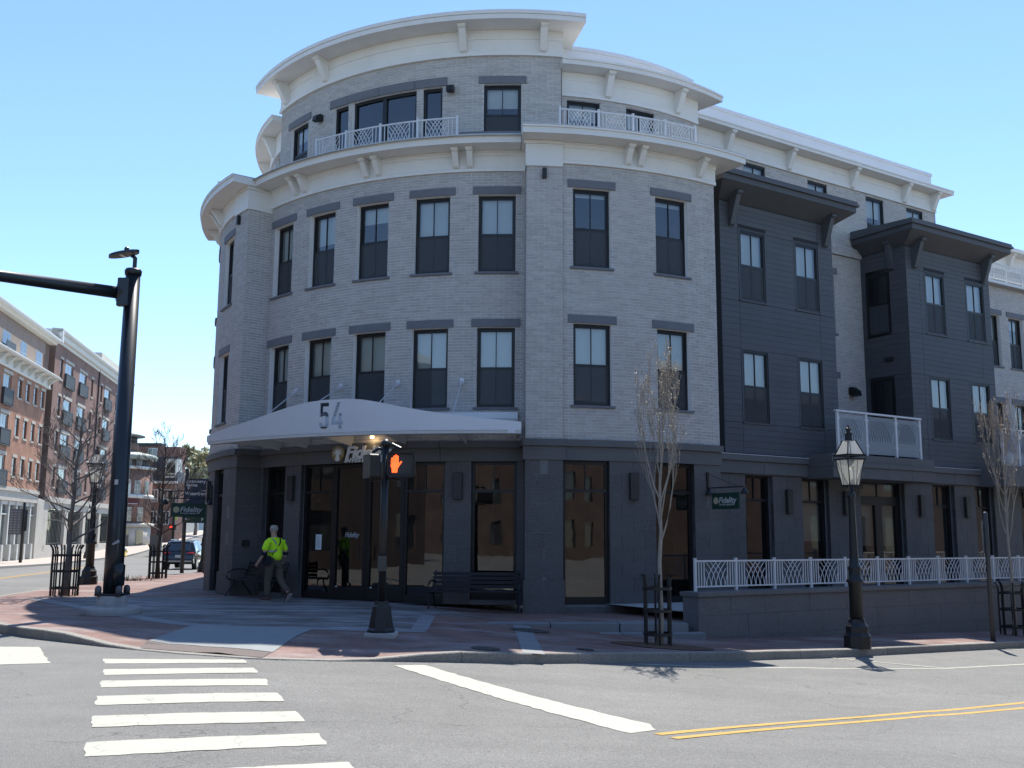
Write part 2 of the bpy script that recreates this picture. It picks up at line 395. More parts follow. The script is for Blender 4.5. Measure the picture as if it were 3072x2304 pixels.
def block_field(F, s0, s1, z0, z1, obs, parent, bh=.345, bl=.66, t=0.0, name='stone_block', m=None, off0=0.0):
    m = m or M_STONE; nrow = max(1, round((z1 - z0) / bh)); h = (z1 - z0) / nrow
    for k in range(nrow):
        a = z0 + k * h + .004; b = z0 + (k + 1) * h - .004
        iv = [(s0, s1)]
        for o in obs:
            if o[2] < b - .02 and o[3] > a + .02:
                nv = []
                for i in iv:
                    if o[1] <= i[0] or o[0] >= i[1]: nv.append(i); continue
                    if o[0] > i[0] + .01: nv.append((i[0], o[0]))
                    if o[1] < i[1] - .01: nv.append((o[1], i[1]))
                iv = nv
        for i in iv:
            L = i[1] - i[0]; n = max(1, round(L / bl)); e = [i[0] + L * q / n for q in range(n + 1)]
            if k % 2 and n >= 1 and L > .5: e = [i[0]] + [i[0] + L * (q + .5) / n for q in range(n)] + [i[1]]
            for x, y in zip(e, e[1:]):
                if y - x > .03: pool(name, parent, m, F, x + (.004 if x > i[0] else 0), y - (.004 if y < i[1] else 0), a, b, t - .12, t + random.uniform(-.002, .002))
# ================================================================== CORNER BUILDING
BLD = empty('corner_building', (-3.6, 24.7, 0), 'curved grey brick corner building with white cornices, dark stone base and slate bays', 'building')
FC, FP, FF, F4, F4F, FCN = Cyl(8.80), Cyl(9.50), Cyl(9.44), Cyl(8.20), Cyl(8.00), Cyl(10.5)
WB, WBR, WS, W4 = Wing(19.15), Wing(20.83), Wing(19.08), Wing(20.85)
T3, B3, T2, B2 = 8.387, 6.401, 5.016, 3.037
APIL, AFL, AEND = .4545, .5475, 1.003

def window(F, s, hw, z0, z1, tf, blind=.5, screen=True, lintel=True, sill=True, label=None, muntin=True, shade=None, parent=None):
    """double-hung window: dark frame with four panes, insect screen, blind, stone lintel and sill"""
    zm = (z0 + z1) / 2 - .01; mb = MB()
    a, b = s - hw, s + hw; fr = .055
    fbox(mb, F, a, a + fr, tf - .10, tf, z0, z1); fbox(mb, F, b - fr, b, tf - .10, tf, z0, z1)
    fbox(mb, F, a + fr, b - fr, tf - .10, tf, z1 - fr, z1); fbox(mb, F, a + fr, b - fr, tf - .10, tf, z0, z0 + fr)
    fbox(mb, F, a + fr, b - fr, tf - .085, tf - .015, zm - .03, zm + .03)
    for q in (a + fr, b - fr - .03): fbox(mb, F, q, q + .03, tf - .075, tf - .02, z0 + fr, z1 - fr)
    fbox(mb, F, a + fr, b - fr, tf - .075, tf - .02, z1 - fr - .035, z1 - fr)
    fbox(mb, F, a + fr, b - fr, tf - .075, tf - .02, z0 + fr, z0 + fr + .05)
    if muntin: fbox(mb, F, s - .011, s + .011, tf - .06, tf - .022, z0 + fr, z1 - fr)
    o = mb.build('window', M_BLACK(), parent or BLD)
    if label: o['label'] = label
    for x0, x1 in ((a + fr, s), (s, b - fr)):
        for y0, y1, tt in ((zm, z1 - fr, tf - .045), (z0 + fr, zm, tf - .055)):
            m = MB(); fquad(m, F, x0, x1, tt, y0, y1); m.build('pane', G_UP(), o)
    if screen:
        m = MB(); fquad(m, F, a + fr, b - fr, tf - .016, z0 + fr, zm - .03); m.build('insect_screen', screen_mat(), o)
    if blind:
        m = MB(); fquad(m, F, a + fr, b - fr, tf - .14, z1 - fr - (z1 - z0 - 2 * fr) * blind, z1 - fr)
        m.build('blind', (shade or M_BLIND)(), o)
    if lintel:
        m = MB(); fbox(m, F, a - .13, b + .13, -.05, .028, z1 + .004, z1 + .2); m.build('lintel', M_LINTEL(), o)
    if sill:
        m = MB(); fbox(m, F, a - .07, b + .07, tf - .1, .05, z0 - .055, z0 - .002); m.build('sill', M_LINTEL(), o)
    return o
def obs_of(s, hw, z0, z1): return [(s - hw - .002, s + hw + .002, z0 - .055, z1 + .004), (s - hw - .134, s + hw + .134, z1, z1 + .204), (s - hw - .074, s + hw + .074, z0 - .059, z0)]
def bricked_wall(F, s0, s1, z0, z1, wins, name='brick_wall', tf=-.15, blinds=None, parent=None, lint=True):
    """mortar sheet with real bricks on it and windows in it; wins = (s, half width, z0, z1, blind)"""
    ops = [(s - hw, s + hw, a, b) for s, hw, a, b, _ in wins]
    o = wall_mb(F, s0, s1, z0, z1, ops, t=-.008, depth=.3).build(name, M_MORTAR(), parent or BLD)
    ob = [q for s, hw, a, b, _ in wins for q in obs_of(s, hw, a, b)[:3 if lint else 1]]
    brick_field(F, s0, s1, z0, z1, ob, o)
    for s, hw, a, b, bl in wins: window(F, s, hw, a, b, tf, bl, lintel=lint, sill=lint)
    return o
BR_T = 8.97
# ---- centre: two rows of five
wc = []
for k in range(-2, 3):
    s = k * .1878 * 8.8
    wc += [(s, .47, B3, T3, random.choice((.5, .40, .5, .22))), (s, .47, B2, T2, .5)]
bricked_wall(FC, -APIL * 8.8, APIL * 8.8, 2.215, BR_T, wc)
# ---- flanks and pilasters, right and left
def flank(sg):
    F, P, G4 = (FF, FP, F4F) if sg > 0 else (Mirror(FF), Mirror(FP), Mirror(F4F))
    K = 9.44
    def rng(a, b, R): return (a * R, b * R) if sg > 0 else (-b * R, -a * R)
    wl = []
    for a in (.626, .856):
        s = sg * a * K; wl += [(s, .475, B3, T3, .06 if sg > 0 else .5), (s, .475, B2, T2, .5)]
    bricked_wall(F, *rng(AFL, AEND, K), 2.215, BR_T, wl, tf=-.12)
    s0, s1 = rng(APIL, AFL, 9.5)
    o = wall_mb(P, s0, s1, 2.215, 8.86, t=-.008).build('brick_pilaster', M_MORTAR(), BLD)
    brick_field(P, s0, s1, 2.215, 8.86, [], o)
    m = MB(); fbox(m, P, s0 - .02 if sg > 0 else s0, s1 if sg > 0 else s1 + .02, -.4, .045, 8.86, 9.42); fbox(m, P, s0 - .06 if sg > 0 else s0 - .02, s1 + .02 if sg > 0 else s1 + .06, -.4, .085, 9.42, 9.498)
    m.build('pilaster_cap', M_WHITE(), BLD)
    # return of the pilaster down to the recessed centre
    a = sg * APIL - PHI; e = (sin(a), -cos(a))
    if sg < 0:
        R = Pln((CX + 9.5 * e[0], CY + 9.5 * e[1]), atan2(-e[1], -e[0])); r0, r1 = 0, .705
    else:
        R = Pln((CX + 8.8 * e[0], CY + 8.8 * e[1]), atan2(e[1], e[0])); r0, r1 = 0, .7
    o = wall_mb(R, r0, r1, 2.215, 8.86, t=-.008).build('brick_return', M_MORTAR(), BLD)
    brick_field(R, r0, r1, 2.215, 8.86, [], o)
    m = MB(); fbox(m, R, r0, r1, -.05, .02, 8.86, 9.495); m.build('return_cap', M_WHITE(), BLD)
    # outer end of the flank
    a = sg * AEND - PHI; e = Vector((sin(a), -cos(a))); p1 = Vector((CX, CY)) + e * 9.44
    nn = Vector((sin(AL), -cos(AL))) if sg > 0 else Vector(Mirror(WB).nrm(0)[:2]); p2 = p1 - nn * 3.2
    m = MB(); m.add([(p1.x, p1.y, -1), (p2.x, p2.y, -1), (p2.x, p2.y, 11.1), (p1.x, p1.y, 11.1)], [(0, 1, 2, 3)]); m.build('end_wall', M_BRICK(), BLD)
    # third-floor cornice over the flank
    q0, q1 = rng(AFL, AEND + .004, K)
    c = MB(); sweep(c, F, q0, q1, [(-.3, 8.972), (.055, 8.972), (.055, 9.05), (.035, 9.075), (.035, 9.36), (.07, 9.39), (.07, 9.44), (.10, 9.46), (.10, 9.499), (-.3, 9.499)])
    co = c.build('cornice', M_WHITE(), BLD)
    e0, e1 = (.442 * K, 1.062 * K) if sg > 0 else (-1.062 * K, -.442 * K)
    c = MB(); sweep(c, F, e0, e1, [(-.9, 9.502), (.60, 9.502), (.60, 9.645), (.635, 9.65), (.635, 9.70), (-.9, 9.73)]); c.build('eave', M_WHITE(), co)
    c = MB(); sweep(c, F, e0 - .005, e1 + .005, [(-.2, 9.732), (.645, 9.704), (.645, 9.714), (-.2, 9.745)]); c.build('eave_flashing', M_ALU(), co)
    for a in (.722, .758, .945):
        bracket(F, sg * a * K, .14, 9.498, 9.06, .34, co)
    # set-back fourth floor of the flank
    K4 = 8.0
    f0, f1 = rng(.57, 1.12, K4); wl = [(sg * .655 * K4, .47, 9.75, 11.33, .3), (sg * .865 * K4, .47, 9.75, 11.33, .3)]
    o = wall_mb(G4, f0, f1, 9.6, 11.4, [(s - h, s + h, x, y) for s, h, x, y, _ in wl], t=-.008).build('brick_wall', M_MORTAR(), BLD)
    brick_field(G4, f0, f1, 9.7, 11.4, [q for s, h, x, y, _ in wl for q in obs_of(s, h, x, y)[:1]], o)
    for s, h, x, y, bl in wl: window(G4, s, h, x, y, -.1, bl, lintel=False, sill=False)
    c = MB(); sweep(c, G4, f0, f1, [(-.3, 11.39), (.05, 11.39), (.05, 11.50), (.03, 11.52), (.03, 11.84), (.042, 11.845), (.042, 12.06), (-.3, 12.06)]); co = c.build('cornice', M_WHITE(), BLD)
    g0, g1 = rng(.57, 1.185, K4)
    c = MB(); sweep(c, G4, g0, g1, [(-1, 12.065), (.5, 12.065), (.5, 12.18), (.53, 12.185), (.53, 12.24), (-1, 12.27)]); c.build('eave', M_WHITE(), co)
    for a in (.735, 1.012): bracket(G4, sg * a * K4, .16, 12.06, 11.45, .36, co)
    h0, h1 = rng(.60, 1.2, 7.4); GP = Cyl(7.4) if sg > 0 else Mirror(Cyl(7.4))
    c = MB(); fbox(c, GP, h0, h1, -.3, 0, 12.2, 13.02); fbox(c, GP, h0 - .03, h1 + .03, -.33, .03, 13.02, 13.13); c.build('parapet', M_ALU(), BLD)
    # end of the fourth floor of the flank
    a = sg * 1.12 - PHI; e = Vector((sin(a), -cos(a))); p1 = Vector((CX, CY)) + e * 8.0; p2 = p1 - nn * 3
    m = MB(); m.add([(p1.x, p1.y, 11), (p2.x, p2.y, 11), (p2.x, p2.y, 13.66), (p1.x, p1.y, 13.66)], [(0, 1, 2, 3)]); m.build('end_wall', M_WHITE(), BLD)
def bracket(F, s, w, zt, zb, d, parent, t0=.03, mat=None):
    m = MB(); extr(m, F, s, w, [(t0, zt), (t0 + d + .02, zt), (t0 + d + .02, zt - .085), (t0 + d - .03, zt - .10), (t0 + .10, zb + .03), (t0 + .04, zb), (t0, zb)])
    m2 = MB(); extr(m2, F, s, w + .035, [(t0, zt - .001), (t0 + d + .04, zt - .001), (t0 + d + .04, zt - .06), (t0, zt - .06)])
    m.add(m2.v, m2.f); return m.build('bracket', (mat or M_WHITE)(), parent)
flank(1); flank(-1)
# ---- third-floor cornice over the centre
c = MB(); sweep(c, FC, -APIL * 8.8 + .02, APIL * 8.8 - .02, [(-.3, 8.972), (.055, 8.972), (.055, 9.05), (.035, 9.075), (.035, 9.36), (.07, 9.39), (.07, 9.44), (.10, 9.46), (.10, 9.499), (-.3, 9.499)])
co = c.build('cornice', M_WHITE(), BLD)
c = MB(); sweep(c, FC, -.4405 * 8.8, .4405 * 8.8, [(-.9, 9.502), (.60, 9.502), (.60, 9.645), (.635, 9.65), (.635, 9.70), (-.9, 9.73)]); c.build('eave', M_WHITE(), co)
c = MB(); sweep(c, FC, -.4405 * 8.8, .4405 * 8.8, [(-.2, 9.732), (.645, 9.704), (.645, 9.714), (-.2, 9.745)]); c.build('eave_flashing', M_ALU(), co)
for a in (-.302, -.26, -.018, .022, .26, .30): bracket(FC, a * 8.8, .14, 9.498, 9.06, .34, co)
# ---- fourth floor of the centre
K4 = 8.2
w4 = [(.385 * K4, .49, 9.95, 11.59, .35), (-.425 * K4, .49, 9.95, 11.59, .25)]
ops4 = [(s - h, s + h, a, b) for s, h, a, b, _ in w4] + [(-.228 * K4, -.160 * K4, 9.7, 11.6), (-.142 * K4, .104 * K4, 9.7, 11.6), (.124 * K4, .192 * K4, 9.7, 11.6)]
o4 = wall_mb(F4, -.575 * K4, .572 * K4, 9.6, 12.35, ops4, t=-.008, depth=.25).build('brick_wall', M_MORTAR(), BLD)
ob4 = [q for s, h, a, b, _ in w4 for q in obs_of(s, h, a, b)] + [(x - .005, y + .005, a, b) for x, y, a, b in ops4[2:]] + [(-.245 * K4, .207 * K4, 11.6, 11.84)]
brick_field(F4, -.575 * K4, .572 * K4, 9.7, 12.35, ob4, o4)
for s, h, a, b, bl in w4: window(F4, s, h, a, b, -.1, bl)
for x, y, n in ((-.228, -.160, 1), (-.142, .104, 2), (.124, .192, 1)):
    x *= K4; y *= K4; m = MB(); f = .075
    fbox(m, F4, x, x + f, -.2, -.1, 9.7, 11.6); fbox(m, F4, y - f, y, -.2, -.1, 9.7, 11.6); fbox(m, F4, x + f, y - f, -.2, -.1, 11.52, 11.6); fbox(m, F4, x + f, y - f, -.2, -.1, 9.7, 9.85)
    if n == 2: fbox(m, F4, (x + y) / 2 - .06, (x + y) / 2 + .06, -.19, -.1, 9.85, 11.52)
    o = m.build('terrace_door', M_BLACK(), BLD)
    for k in range(n):
        q0 = x + f + (y - x - 2 * f) * k / n; q1 = x + f + (y - x - 2 * f) * (k + 1) / n
        m = MB(); fquad(m, F4, q0, q1, -.15, 9.85, 11.52); m.build('pane', G_UP(), o)
for x, y in ((-.245, -.163), (-.1625, -.033), (-.0325, .098), (.0985, .207)):
    m = MB(); fbox(m, F4, x * K4 + .004, y * K4 - .004, -.05, .03, 11.604, 11.835); m.build('lintel', M_LINTEL(), BLD)
c = MB(); sweep(c, F4, -.582 * K4, .578 * K4, [(-.3, 12.35), (.075, 12.35), (.075, 12.42), (.055, 12.44), (.055, 12.50), (.03, 12.52), (.03, 12.80), (.05, 12.805), (.05, 13.06), (-.3, 13.06)]); co = c.build('cornice', M_WHITE(), BLD)
c = MB(); sweep(c, F4, -.645 * K4, .632 * K4, [(-2, 13.062), (.64, 13.062), (.64, 13.19), (.60, 13.195), (.66, 13.20), (.66, 13.30), (-2, 13.33)]); c.build('eave', M_WHITE(), co)
for a in (-.515, -.265, .262, .512): bracket(F4, a * K4, .17, 13.06, 12.45, .42, co)
for sg in (-1, 1):
    a = sg * .574 - PHI; e = Vector((sin(a), -cos(a))); p1 = Vector((CX, CY)) + e * 8.2; p2 = Vector((CX, CY)) + e * 5
    m = MB(); m.add([(p1.x, p1.y, 11.2), (p2.x, p2.y, 11.2), (p2.x, p2.y, 14.7), (p1.x, p1.y, 14.7)], [(0, 1, 2, 3)]); m.build('end_wall', M_WHITE(), BLD)
# low curb in front of the window right of the terrace doors
m = MB(); fbox(m, Cyl(8.95), .268 * 8.95, .44 * 8.95, -.12, 0, 9.70, 9.98); m.build('terrace_kerb', M_LINTEL(), BLD)
# ---- roofs and insides (keep daylight out of the rooms)
def sector(mb, r, a0, a1, z, n=24, back=3.0):
    vs = [(CX, CY + back, z + Z0)] + [(CX + r * sin(a0 + (a1 - a0) * i / n - PHI), CY - r * cos(a0 + (a1 - a0) * i / n - PHI), z + Z0) for i in range(n + 1)]
    mb.add(vs, [(0, i + 1, i + 2) for i in range(n)])
m = MB()
sector(m, 9.5, -1.05, 1.05, 9.66); sector(m, 8.3, -.62, .61, 13.2); sector(m, 8.1, -1.17, 1.17, 12.15)
for F in (WBR, Mirror(WBR)):
    sg = 1 if F is WBR else -1
    for (u0, u1, o0, o1, z) in ((15, 31.2, -12, -.2, 12.12), (15, 44, -12, -.4, 9.5)):
        a, b = (u0, u1) if sg > 0 else (-u1, -u0)
        m.add([F.p(a, o1, z), F.p(b, o1, z), F.p(b, o0, z), F.p(a, o0, z)], [(0, 1, 2, 3)])
m.build('roof', pm('roof_membrane', (.35, .35, .35), .9), BLD)
m = MB()
for R, a, z0, z1 in ((7.7, 1.0, -1.7, 9.6), (7.0, 1.1, 9.6, 12.2), (7.0, .57, 12.0, 13.1)): fquad(m, Cyl(R), -a * R, a * R, 0, z0, z1)
for z in (2.0, 5.6, 9.4): 
    n = 30
    for i in range(n):
        a0 = -1 + 2 * i / n; a1 = -1 + 2 * (i + 1) / n
        m.add([(CX + r * sin(a - PHI), CY - r * cos(a - PHI), z + Z0) for r, a in ((7.6, a0), (7.6, a1), (8.62, a1), (8.62, a0))], [(0, 1, 2, 3)])
fquad(m, WBR, 17, 30.8, -1.3, -2, 12.1); fquad(m, Wing(22.9), 30.8, 44, 0, -2, 9.6); fquad(m, Mirror(WBR), -30.8, -17, -1.3, -2, 12.1)
m.build('inner_wall', M_DARK(), BLD)
m = MB(); fquad(m, Cyl(7.65), -4.4, 4.4, 0, -1.6, 2.0); m.build('lobby_wall', pm('lobby_wall', (.30, .29, .27), .8, .2, .8), BLD)
m = MB(); sector(m, 8.7, -.46, .46, -1.615); m.build('lobby_floor', pm('lobby_floor', (.16, .15, .14), .4), BLD)

# ================================================================== RIGHT WING
# ---- slate bays
ZONES = (2.19, 3.015, 5.038, 6.349, 8.388, 9.10)
def planks(F, cols, ops, parent, t=.016):
    for z0, z1 in zip(ZONES, ZONES[1:]):
        n = max(1, round((z1 - z0) / .157)); h = (z1 - z0) / n
        for k in range(n):
            a = z0 + k * h + (.006 if k == 0 else .003); b = z0 + (k + 1) * h - (.006 if k == n - 1 else .003)
            for c0, c1 in cols:
                iv = [(c0 + .005, c1 - .005)]
                for o in ops:
                    if o[2] < b - .01 and o[3] > a + .01:
                        iv = [q for i in iv for q in ([(i[0], min(i[1], o[0]))] if i[0] < o[0] else []) + ([(max(i[0], o[1]), i[1])] if i[1] > o[1] else []) if q[1] - q[0] > .03] if not all(o[1] <= i[0] or o[0] >= i[1] for i in iv) else iv
                for x, y in iv: pool('plank', parent, M_SIDING, F, x, y, a, b, -.01, t)
def bay(u0, u1, cols, us):
    ops = [(u - .485, u + .485, a, b) for u in us for a, b in ((B3, T3), (B2, T2))]
    o = wall_mb(WB, u0, u1, 2.18, 9.14, ops, t=0, depth=.2).build('bay', M_SIDGAP(), BLD)
    m = MB(); fbox(m, WB, u0, u1, -1.75, -.35, 2.18, 9.3); m.build('bay_core', M_SIDGAP(), o)
    for sg, u in ((0, u0), (1, u1)):
        m = MB(); fbox(m, WB, u - (.0 if sg == 0 else .02), u + (.02 if sg == 0 else 0), -1.72, 0, 2.18, 9.14); m.build('bay_side', M_SIDING(), o)
    planks(WB, cols, [(a - .05, b + .05, c - .03, d + .03) for a, b, c, d in ops], o)
    for u in us:
        for a, b in ((B3, T3), (B2, T2)):
            window(WB, u, .485, a, b, .005, .52 if b < 6 else .5, lintel=False, sill=False)
            m = MB(); fbox(m, WB, u - .53, u + .53, 0, .045, a - .045, a - .003); fbox(m, WB, u - .53, u - .488, 0, .022, a, b); fbox(m, WB, u + .488, u + .53, 0, .022, a, b); fbox(m, WB, u - .53, u + .53, 0, .022, b + .003, b + .035)
            m.build('window_trim', M_SIDING(), o)
    def rect(a, b, f, z, zb=None): return [WB.p(a, f, z), WB.p(b, f, z), WB.p(b, -1.66, zb if zb is not None else z), WB.p(a, -1.66, zb if zb is not None else z)]
    r = MB(); r.v = rect(u0 - .01, u1 + .01, .01, 9.12) + rect(u0 - .42, u1 + .42, .62, 9.46) + rect(u0 - .42, u1 + .42, .62, 9.62)
    r.f = [(k, 4 + k, 4 + (k + 1) % 4, (k + 1) % 4) for k in (0, 1, 3)] + [(4 + k, 8 + k, 8 + (k + 1) % 4, 4 + (k + 1) % 4) for k in (0, 1, 3)] + [(8, 9, 10, 11)]
    ro = r.build('bay_roof', M_SIDING(), BLD)
    r = MB()
    for e, z0_, z1_ in ((.07, 9.623, 9.70), (.035, 9.702, 9.78)):
        k0 = len(r.v); r.v += rect(u0 - .42 - e, u1 + .42 + e, .62 + e, z0_) + rect(u0 - .42 - e, u1 + .42 + e, .62 + e, z1_, z1_ + .12 * (z1_ > 9.75))
        r.f += [(k0 + 0, k0 + 3, k0 + 2, k0 + 1), (k0 + 4, k0 + 5, k0 + 6, k0 + 7)] + [(k0 + k, k0 + (k + 1) % 4, k0 + 4 + (k + 1) % 4, k0 + 4 + k) for k in range(4)]
    r.build('roof_edge', M_SIDING(), ro)
    for u in (u0 + .40, u1 - .34): bracket(WB, u, .16, 9.32, 8.42, .40, ro, t0=.017, mat=M_SIDING)
    return o, ro
b1, r1 = bay(18.74, 23.27, ((18.74, 19.42), (19.42, 22.63), (22.63, 23.27)), (19.96, 22.156))
b2, r2 = bay(26.71, 31.12, ((26.71, 27.36), (27.36, 30.5), (30.5, 31.12)), (28.126, 30.283))
# left cheek of the second bay
pc = WBR.p(26.71, 0, 0); FS = Pln((pc[0], pc[1]), atan2(-cos(AL), sin(AL)))
ops = [(.21, 1.05, B3, T3), (.22, 1.06, 2.3, 4.985)]
planks(FS, ((0, 1.66),), [(a - .04, b + .04, c - .03, d + .03) for a, b, c, d in ops], b2)
window(FS, .63, .42, B3, T3, .03, .0, lintel=False, sill=False)
window(FS, .64, .42, 2.3, 4.985, .03, .0, lintel=False, sill=False, screen=False, label='glazed balcony door in the cheek of the slate bay')
bracket(FS, 1.2, .16, 9.32, 8.42, .26, r2, t0=.017, mat=M_SIDING)
# ---- brick walls of the wing
def wob(us, rows): return [(u, .475, a, b, bl) for u in us for a, b, bl in rows]
bricked_wall(WBR, 22.9, 26.75, 2.0, 9.02, [(24.9, .475, B3, T3 - .03, .0), (24.86, .475, 2.3, 4.97, .0)], tf=-.12)
bricked_wall(Wing(20.76), 23.2, 26.72, 9.02, 9.32, [], name='brick_corbel')
bricked_wall(W4, 16.5, 30.9, 9.32, 11.40, [(21.97, .475, 9.5, 11.33, .3), (24.81, .475, 9.5, 11.33, .3), (27.64, .475, 9.5, 11.33, .35), (29.78, .475, 9.5, 11.33, .3)], tf=-.05, lint=False)
W3 = Wing(21.5)
bricked_wall(W3, 31.0, 42.0, 2.0, 9.62, [(35.05, .47, B3, T3, .5), (36.58, .47, B3, T3, .2), (38.7, .47, B3, T3, .4), (35.05, .47, B2 - .5, T2, .3), (36.58, .47, B2 - .5, T2, .3), (38.7, .47, B2, T2, .4)], tf=-.12)
c = MB(); sweep(c, W4, 16.5, 30.93, [(-.3, 11.40), (.06, 11.40), (.06, 11.50), (.03, 11.52), (.03, 11.80), (.042, 11.81), (.042, 12.03), (-.3, 12.03)]); co = c.build('cornice', M_WHITE(), BLD)
c = MB(); sweep(c, W4, 17.2, 31.42, [(-1, 12.035), (.46, 12.035), (.46, 12.13), (.48, 12.135), (.48, 12.18), (-1, 12.21)]); c.build('eave', M_WHITE(), co)
for u in (20.75, 23.4, 26.4, 29.1, 30.72): bracket(W4, u, .16, 12.03, 11.42, .36, co)
c = MB(); fbox(c, W4, 16.5, 31.4, -.7, -.4, 12.15, 12.98); fbox(c, W4, 16.5, 31.43, -.73, -.37, 12.98, 13.09); c.build('parapet', M_ALU(), BLD)
m = MB(); m.add([W4.p(30.9, .02, 9.3), W4.p(30.9, -5, 9.3), W4.p(30.9, -5, 12.05), W4.p(30.9, .02, 12.05)], [(0, 1, 2, 3)]); m.build('end_wall', M_BRICK(), BLD)
# farther block with its own white cornice
c = MB(); fbox(c, W3, 31.1, 42, -.3, .06, 9.62, 9.72); c.build('roof_edge', M_WHITE(), BLD)
W5 = Wing(23.6)
c = MB(); fbox(c, W5, 33, 46, -.3, 0, 9.4, 11.2); c.build('brick_wall', M_BRICK(), BLD)
c = MB(); sweep(c, W5, 33, 46, [(-.3, 11.2), (.05, 11.2), (.05, 11.9), (.55, 11.9), (.55, 12.06), (-.3, 12.1)]); co = c.build('cornice', M_WHITE(), BLD)
c = MB(); fbox(c, W5, 37.6, 46, -.8, -.45, 12.05, 12.55); c.build('parapet', M_ALU(), BLD)
for u in (37.2, 39.8): bracket(W5, u, .16, 11.9, 11.3, .36, co)
# downpipe recess beside the first bay
m = MB(); fquad(m, Wing(20.0), 17.2, 18.8, 0, -1.6, 11); m.build('recess_wall', M_SIDGAP(), BLD)
m = MB(); fbox(m, WB, 18.50, 18.62, -.35, -.22, 2.2, 9.1); m.build('downpipe', M_SIDING(), BLD)

# ================================================================== STONE GROUND FLOOR
def stone_wall(F, s0, s1, z0, z1, ops, t=0.0, bl=.66):
    o = wall_mb(F, s0, s1, z0, z1, ops, t=t - .01, depth=.3).build('stone_wall', M_STONEJ(), BLD)
    block_field(F, s0, s1, z0, z1, ops, o, bl=bl, t=t); return o
def band(F, s0, s1, z, t=.0, n=3):
    """two-tier belt of stone panels above the ground floor"""
    for k in range(n):
        a = s0 + (s1 - s0) * k / n + (.005 if k else 0); b = s0 + (s1 - s0) * (k + 1) / n - (.005 if k < n - 1 else 0)
        m = MB(); fbox(m, F, a, b, -.2, t + .03, z[0], z[1]); m.build('stone_panel', M_BAND(), BLD)
        m = MB(); fbox(m, F, a - (.0), b, -.2, t + .10, z[1] + .004, z[2]); m.build('stone_panel', M_BAND(), BLD)
ZB = (1.735, 2.055, 2.215)
opC = [(-.436 * 8.8, -.312 * 8.8, -1.52, 1.735), (-.239 * 8.8, .239 * 8.8, -1.62, 1.735), (.312 * 8.8, .436 * 8.8, -1.52, 1.735)]
stone_wall(FC, -APIL * 8.8, APIL * 8.8, -1.62, 1.735, opC)
band(FC, -APIL * 8.8 + .03, APIL * 8.8 - .03, ZB, n=4)
for sg in (1, -1):
    F, P = (FF, FP) if sg > 0 else (Mirror(FF), Mirror(FP))
    def rg(a, b, R): return (a * R, b * R) if sg > 0 else (-b * R, -a * R)
    op = [(*rg(.549, .668, 9.44), -1.58, 1.735), (*rg(.794, .913, 9.44), -1.58, 1.735)]
    zb = -1.95 if sg > 0 else -1.66
    stone_wall(F, *rg(AFL + .002, AEND, 9.44), zb, 1.735, op); stone_wall(P, *rg(APIL, AFL, 9.5), zb, 1.735, [])
    m = MB(); fbox(m, P, *rg(APIL - .004, AFL + .003, 9.5), -.1, .05, zb, -1.02); m.build('plinth', M_STONE(), BLD)
    band(F, *rg(AFL + .006, AEND + .003, 9.44), ZB, n=2); band(P, *rg(APIL - .006, AFL + .006, 9.5), ZB, n=1)
    a = sg * APIL - PHI; e = (sin(a), -cos(a))
    R = Pln((CX + 9.5 * e[0], CY + 9.5 * e[1]), atan2(-e[1], -e[0])) if sg < 0 else Pln((CX + 8.8 * e[0], CY + 8.8 * e[1]), atan2(e[1], e[0]))
    stone_wall(R, 0, .705, -1.66, 1.735, [], bl=.5); band(R, 0, .7, ZB, n=1)
    for (a, b, c, d) in op:
        m = MB(); tf = -.12; f = .075
        fbox(m, F, a, a + f, tf - .1, tf, c, d); fbox(m, F, b - f, b, tf - .1, tf, c, d); fbox(m, F, a + f, b - f, tf - .1, tf, d - .09, d); fbox(m, F, a + f, b - f, tf - .1, tf, c, c + .17); fbox(m, F, a + f, b - f, tf - .09, tf, 1.0, 1.075)
        fbox(m, F, (a + b) / 2 - .012, (a + b) / 2 + .012, tf - .06, tf - .02, 1.075, d - .09)
        o = m.build('shop_window', M_BLACK(), BLD)
        for y0, y1 in ((c + .17, 1.0), (1.075, d - .09)):
            m = MB(); fquad(m, F, a + f, b - f, tf - .05, y0, y1); m.build('pane', G_SHOP(), o)
# ---- entrance front in the centre
def shop_frame(a, b, c, d, name, tf=-.14, kick=.17, transom=True, f=.07, mat=G_SHOP):
    m = MB()
    fbox(m, FC, a, a + f, tf - .1, tf, c, d); fbox(m, FC, b - f, b, tf - .1, tf, c, d); fbox(m, FC, a + f, b - f, tf - .1, tf, d - f, d); fbox(m, FC, a + f, b - f, tf - .1, tf, c, c + kick)
    ys = [(c + kick, d - f)]
    if transom:
        fbox(m, FC, a + f, b - f, tf - .09, tf, 1.0, 1.07); fbox(m, FC, (a + b) / 2 - .012, (a + b) / 2 + .012, tf - .06, tf - .02, 1.07, d - f); ys = [(c + kick, 1.0), (1.07, d - f)]
    o = m.build(name, M_BLACK(), BLD)
    for y0, y1 in ys: q = MB(); fquad(q, FC, a + f, b - f, tf - .05, y0, y1); q.build('pane', mat(), o)
    return o
for a, b in ((-.436, -.312), (.312, .436)): shop_frame(a * 8.8, b * 8.8, -1.52, 1.735, 'shop_window')
for a, b in ((-.239, -.118), (.118, .239)): shop_frame(a * 8.8, b * 8.8, -1.60, 1.735, 'shop_window')
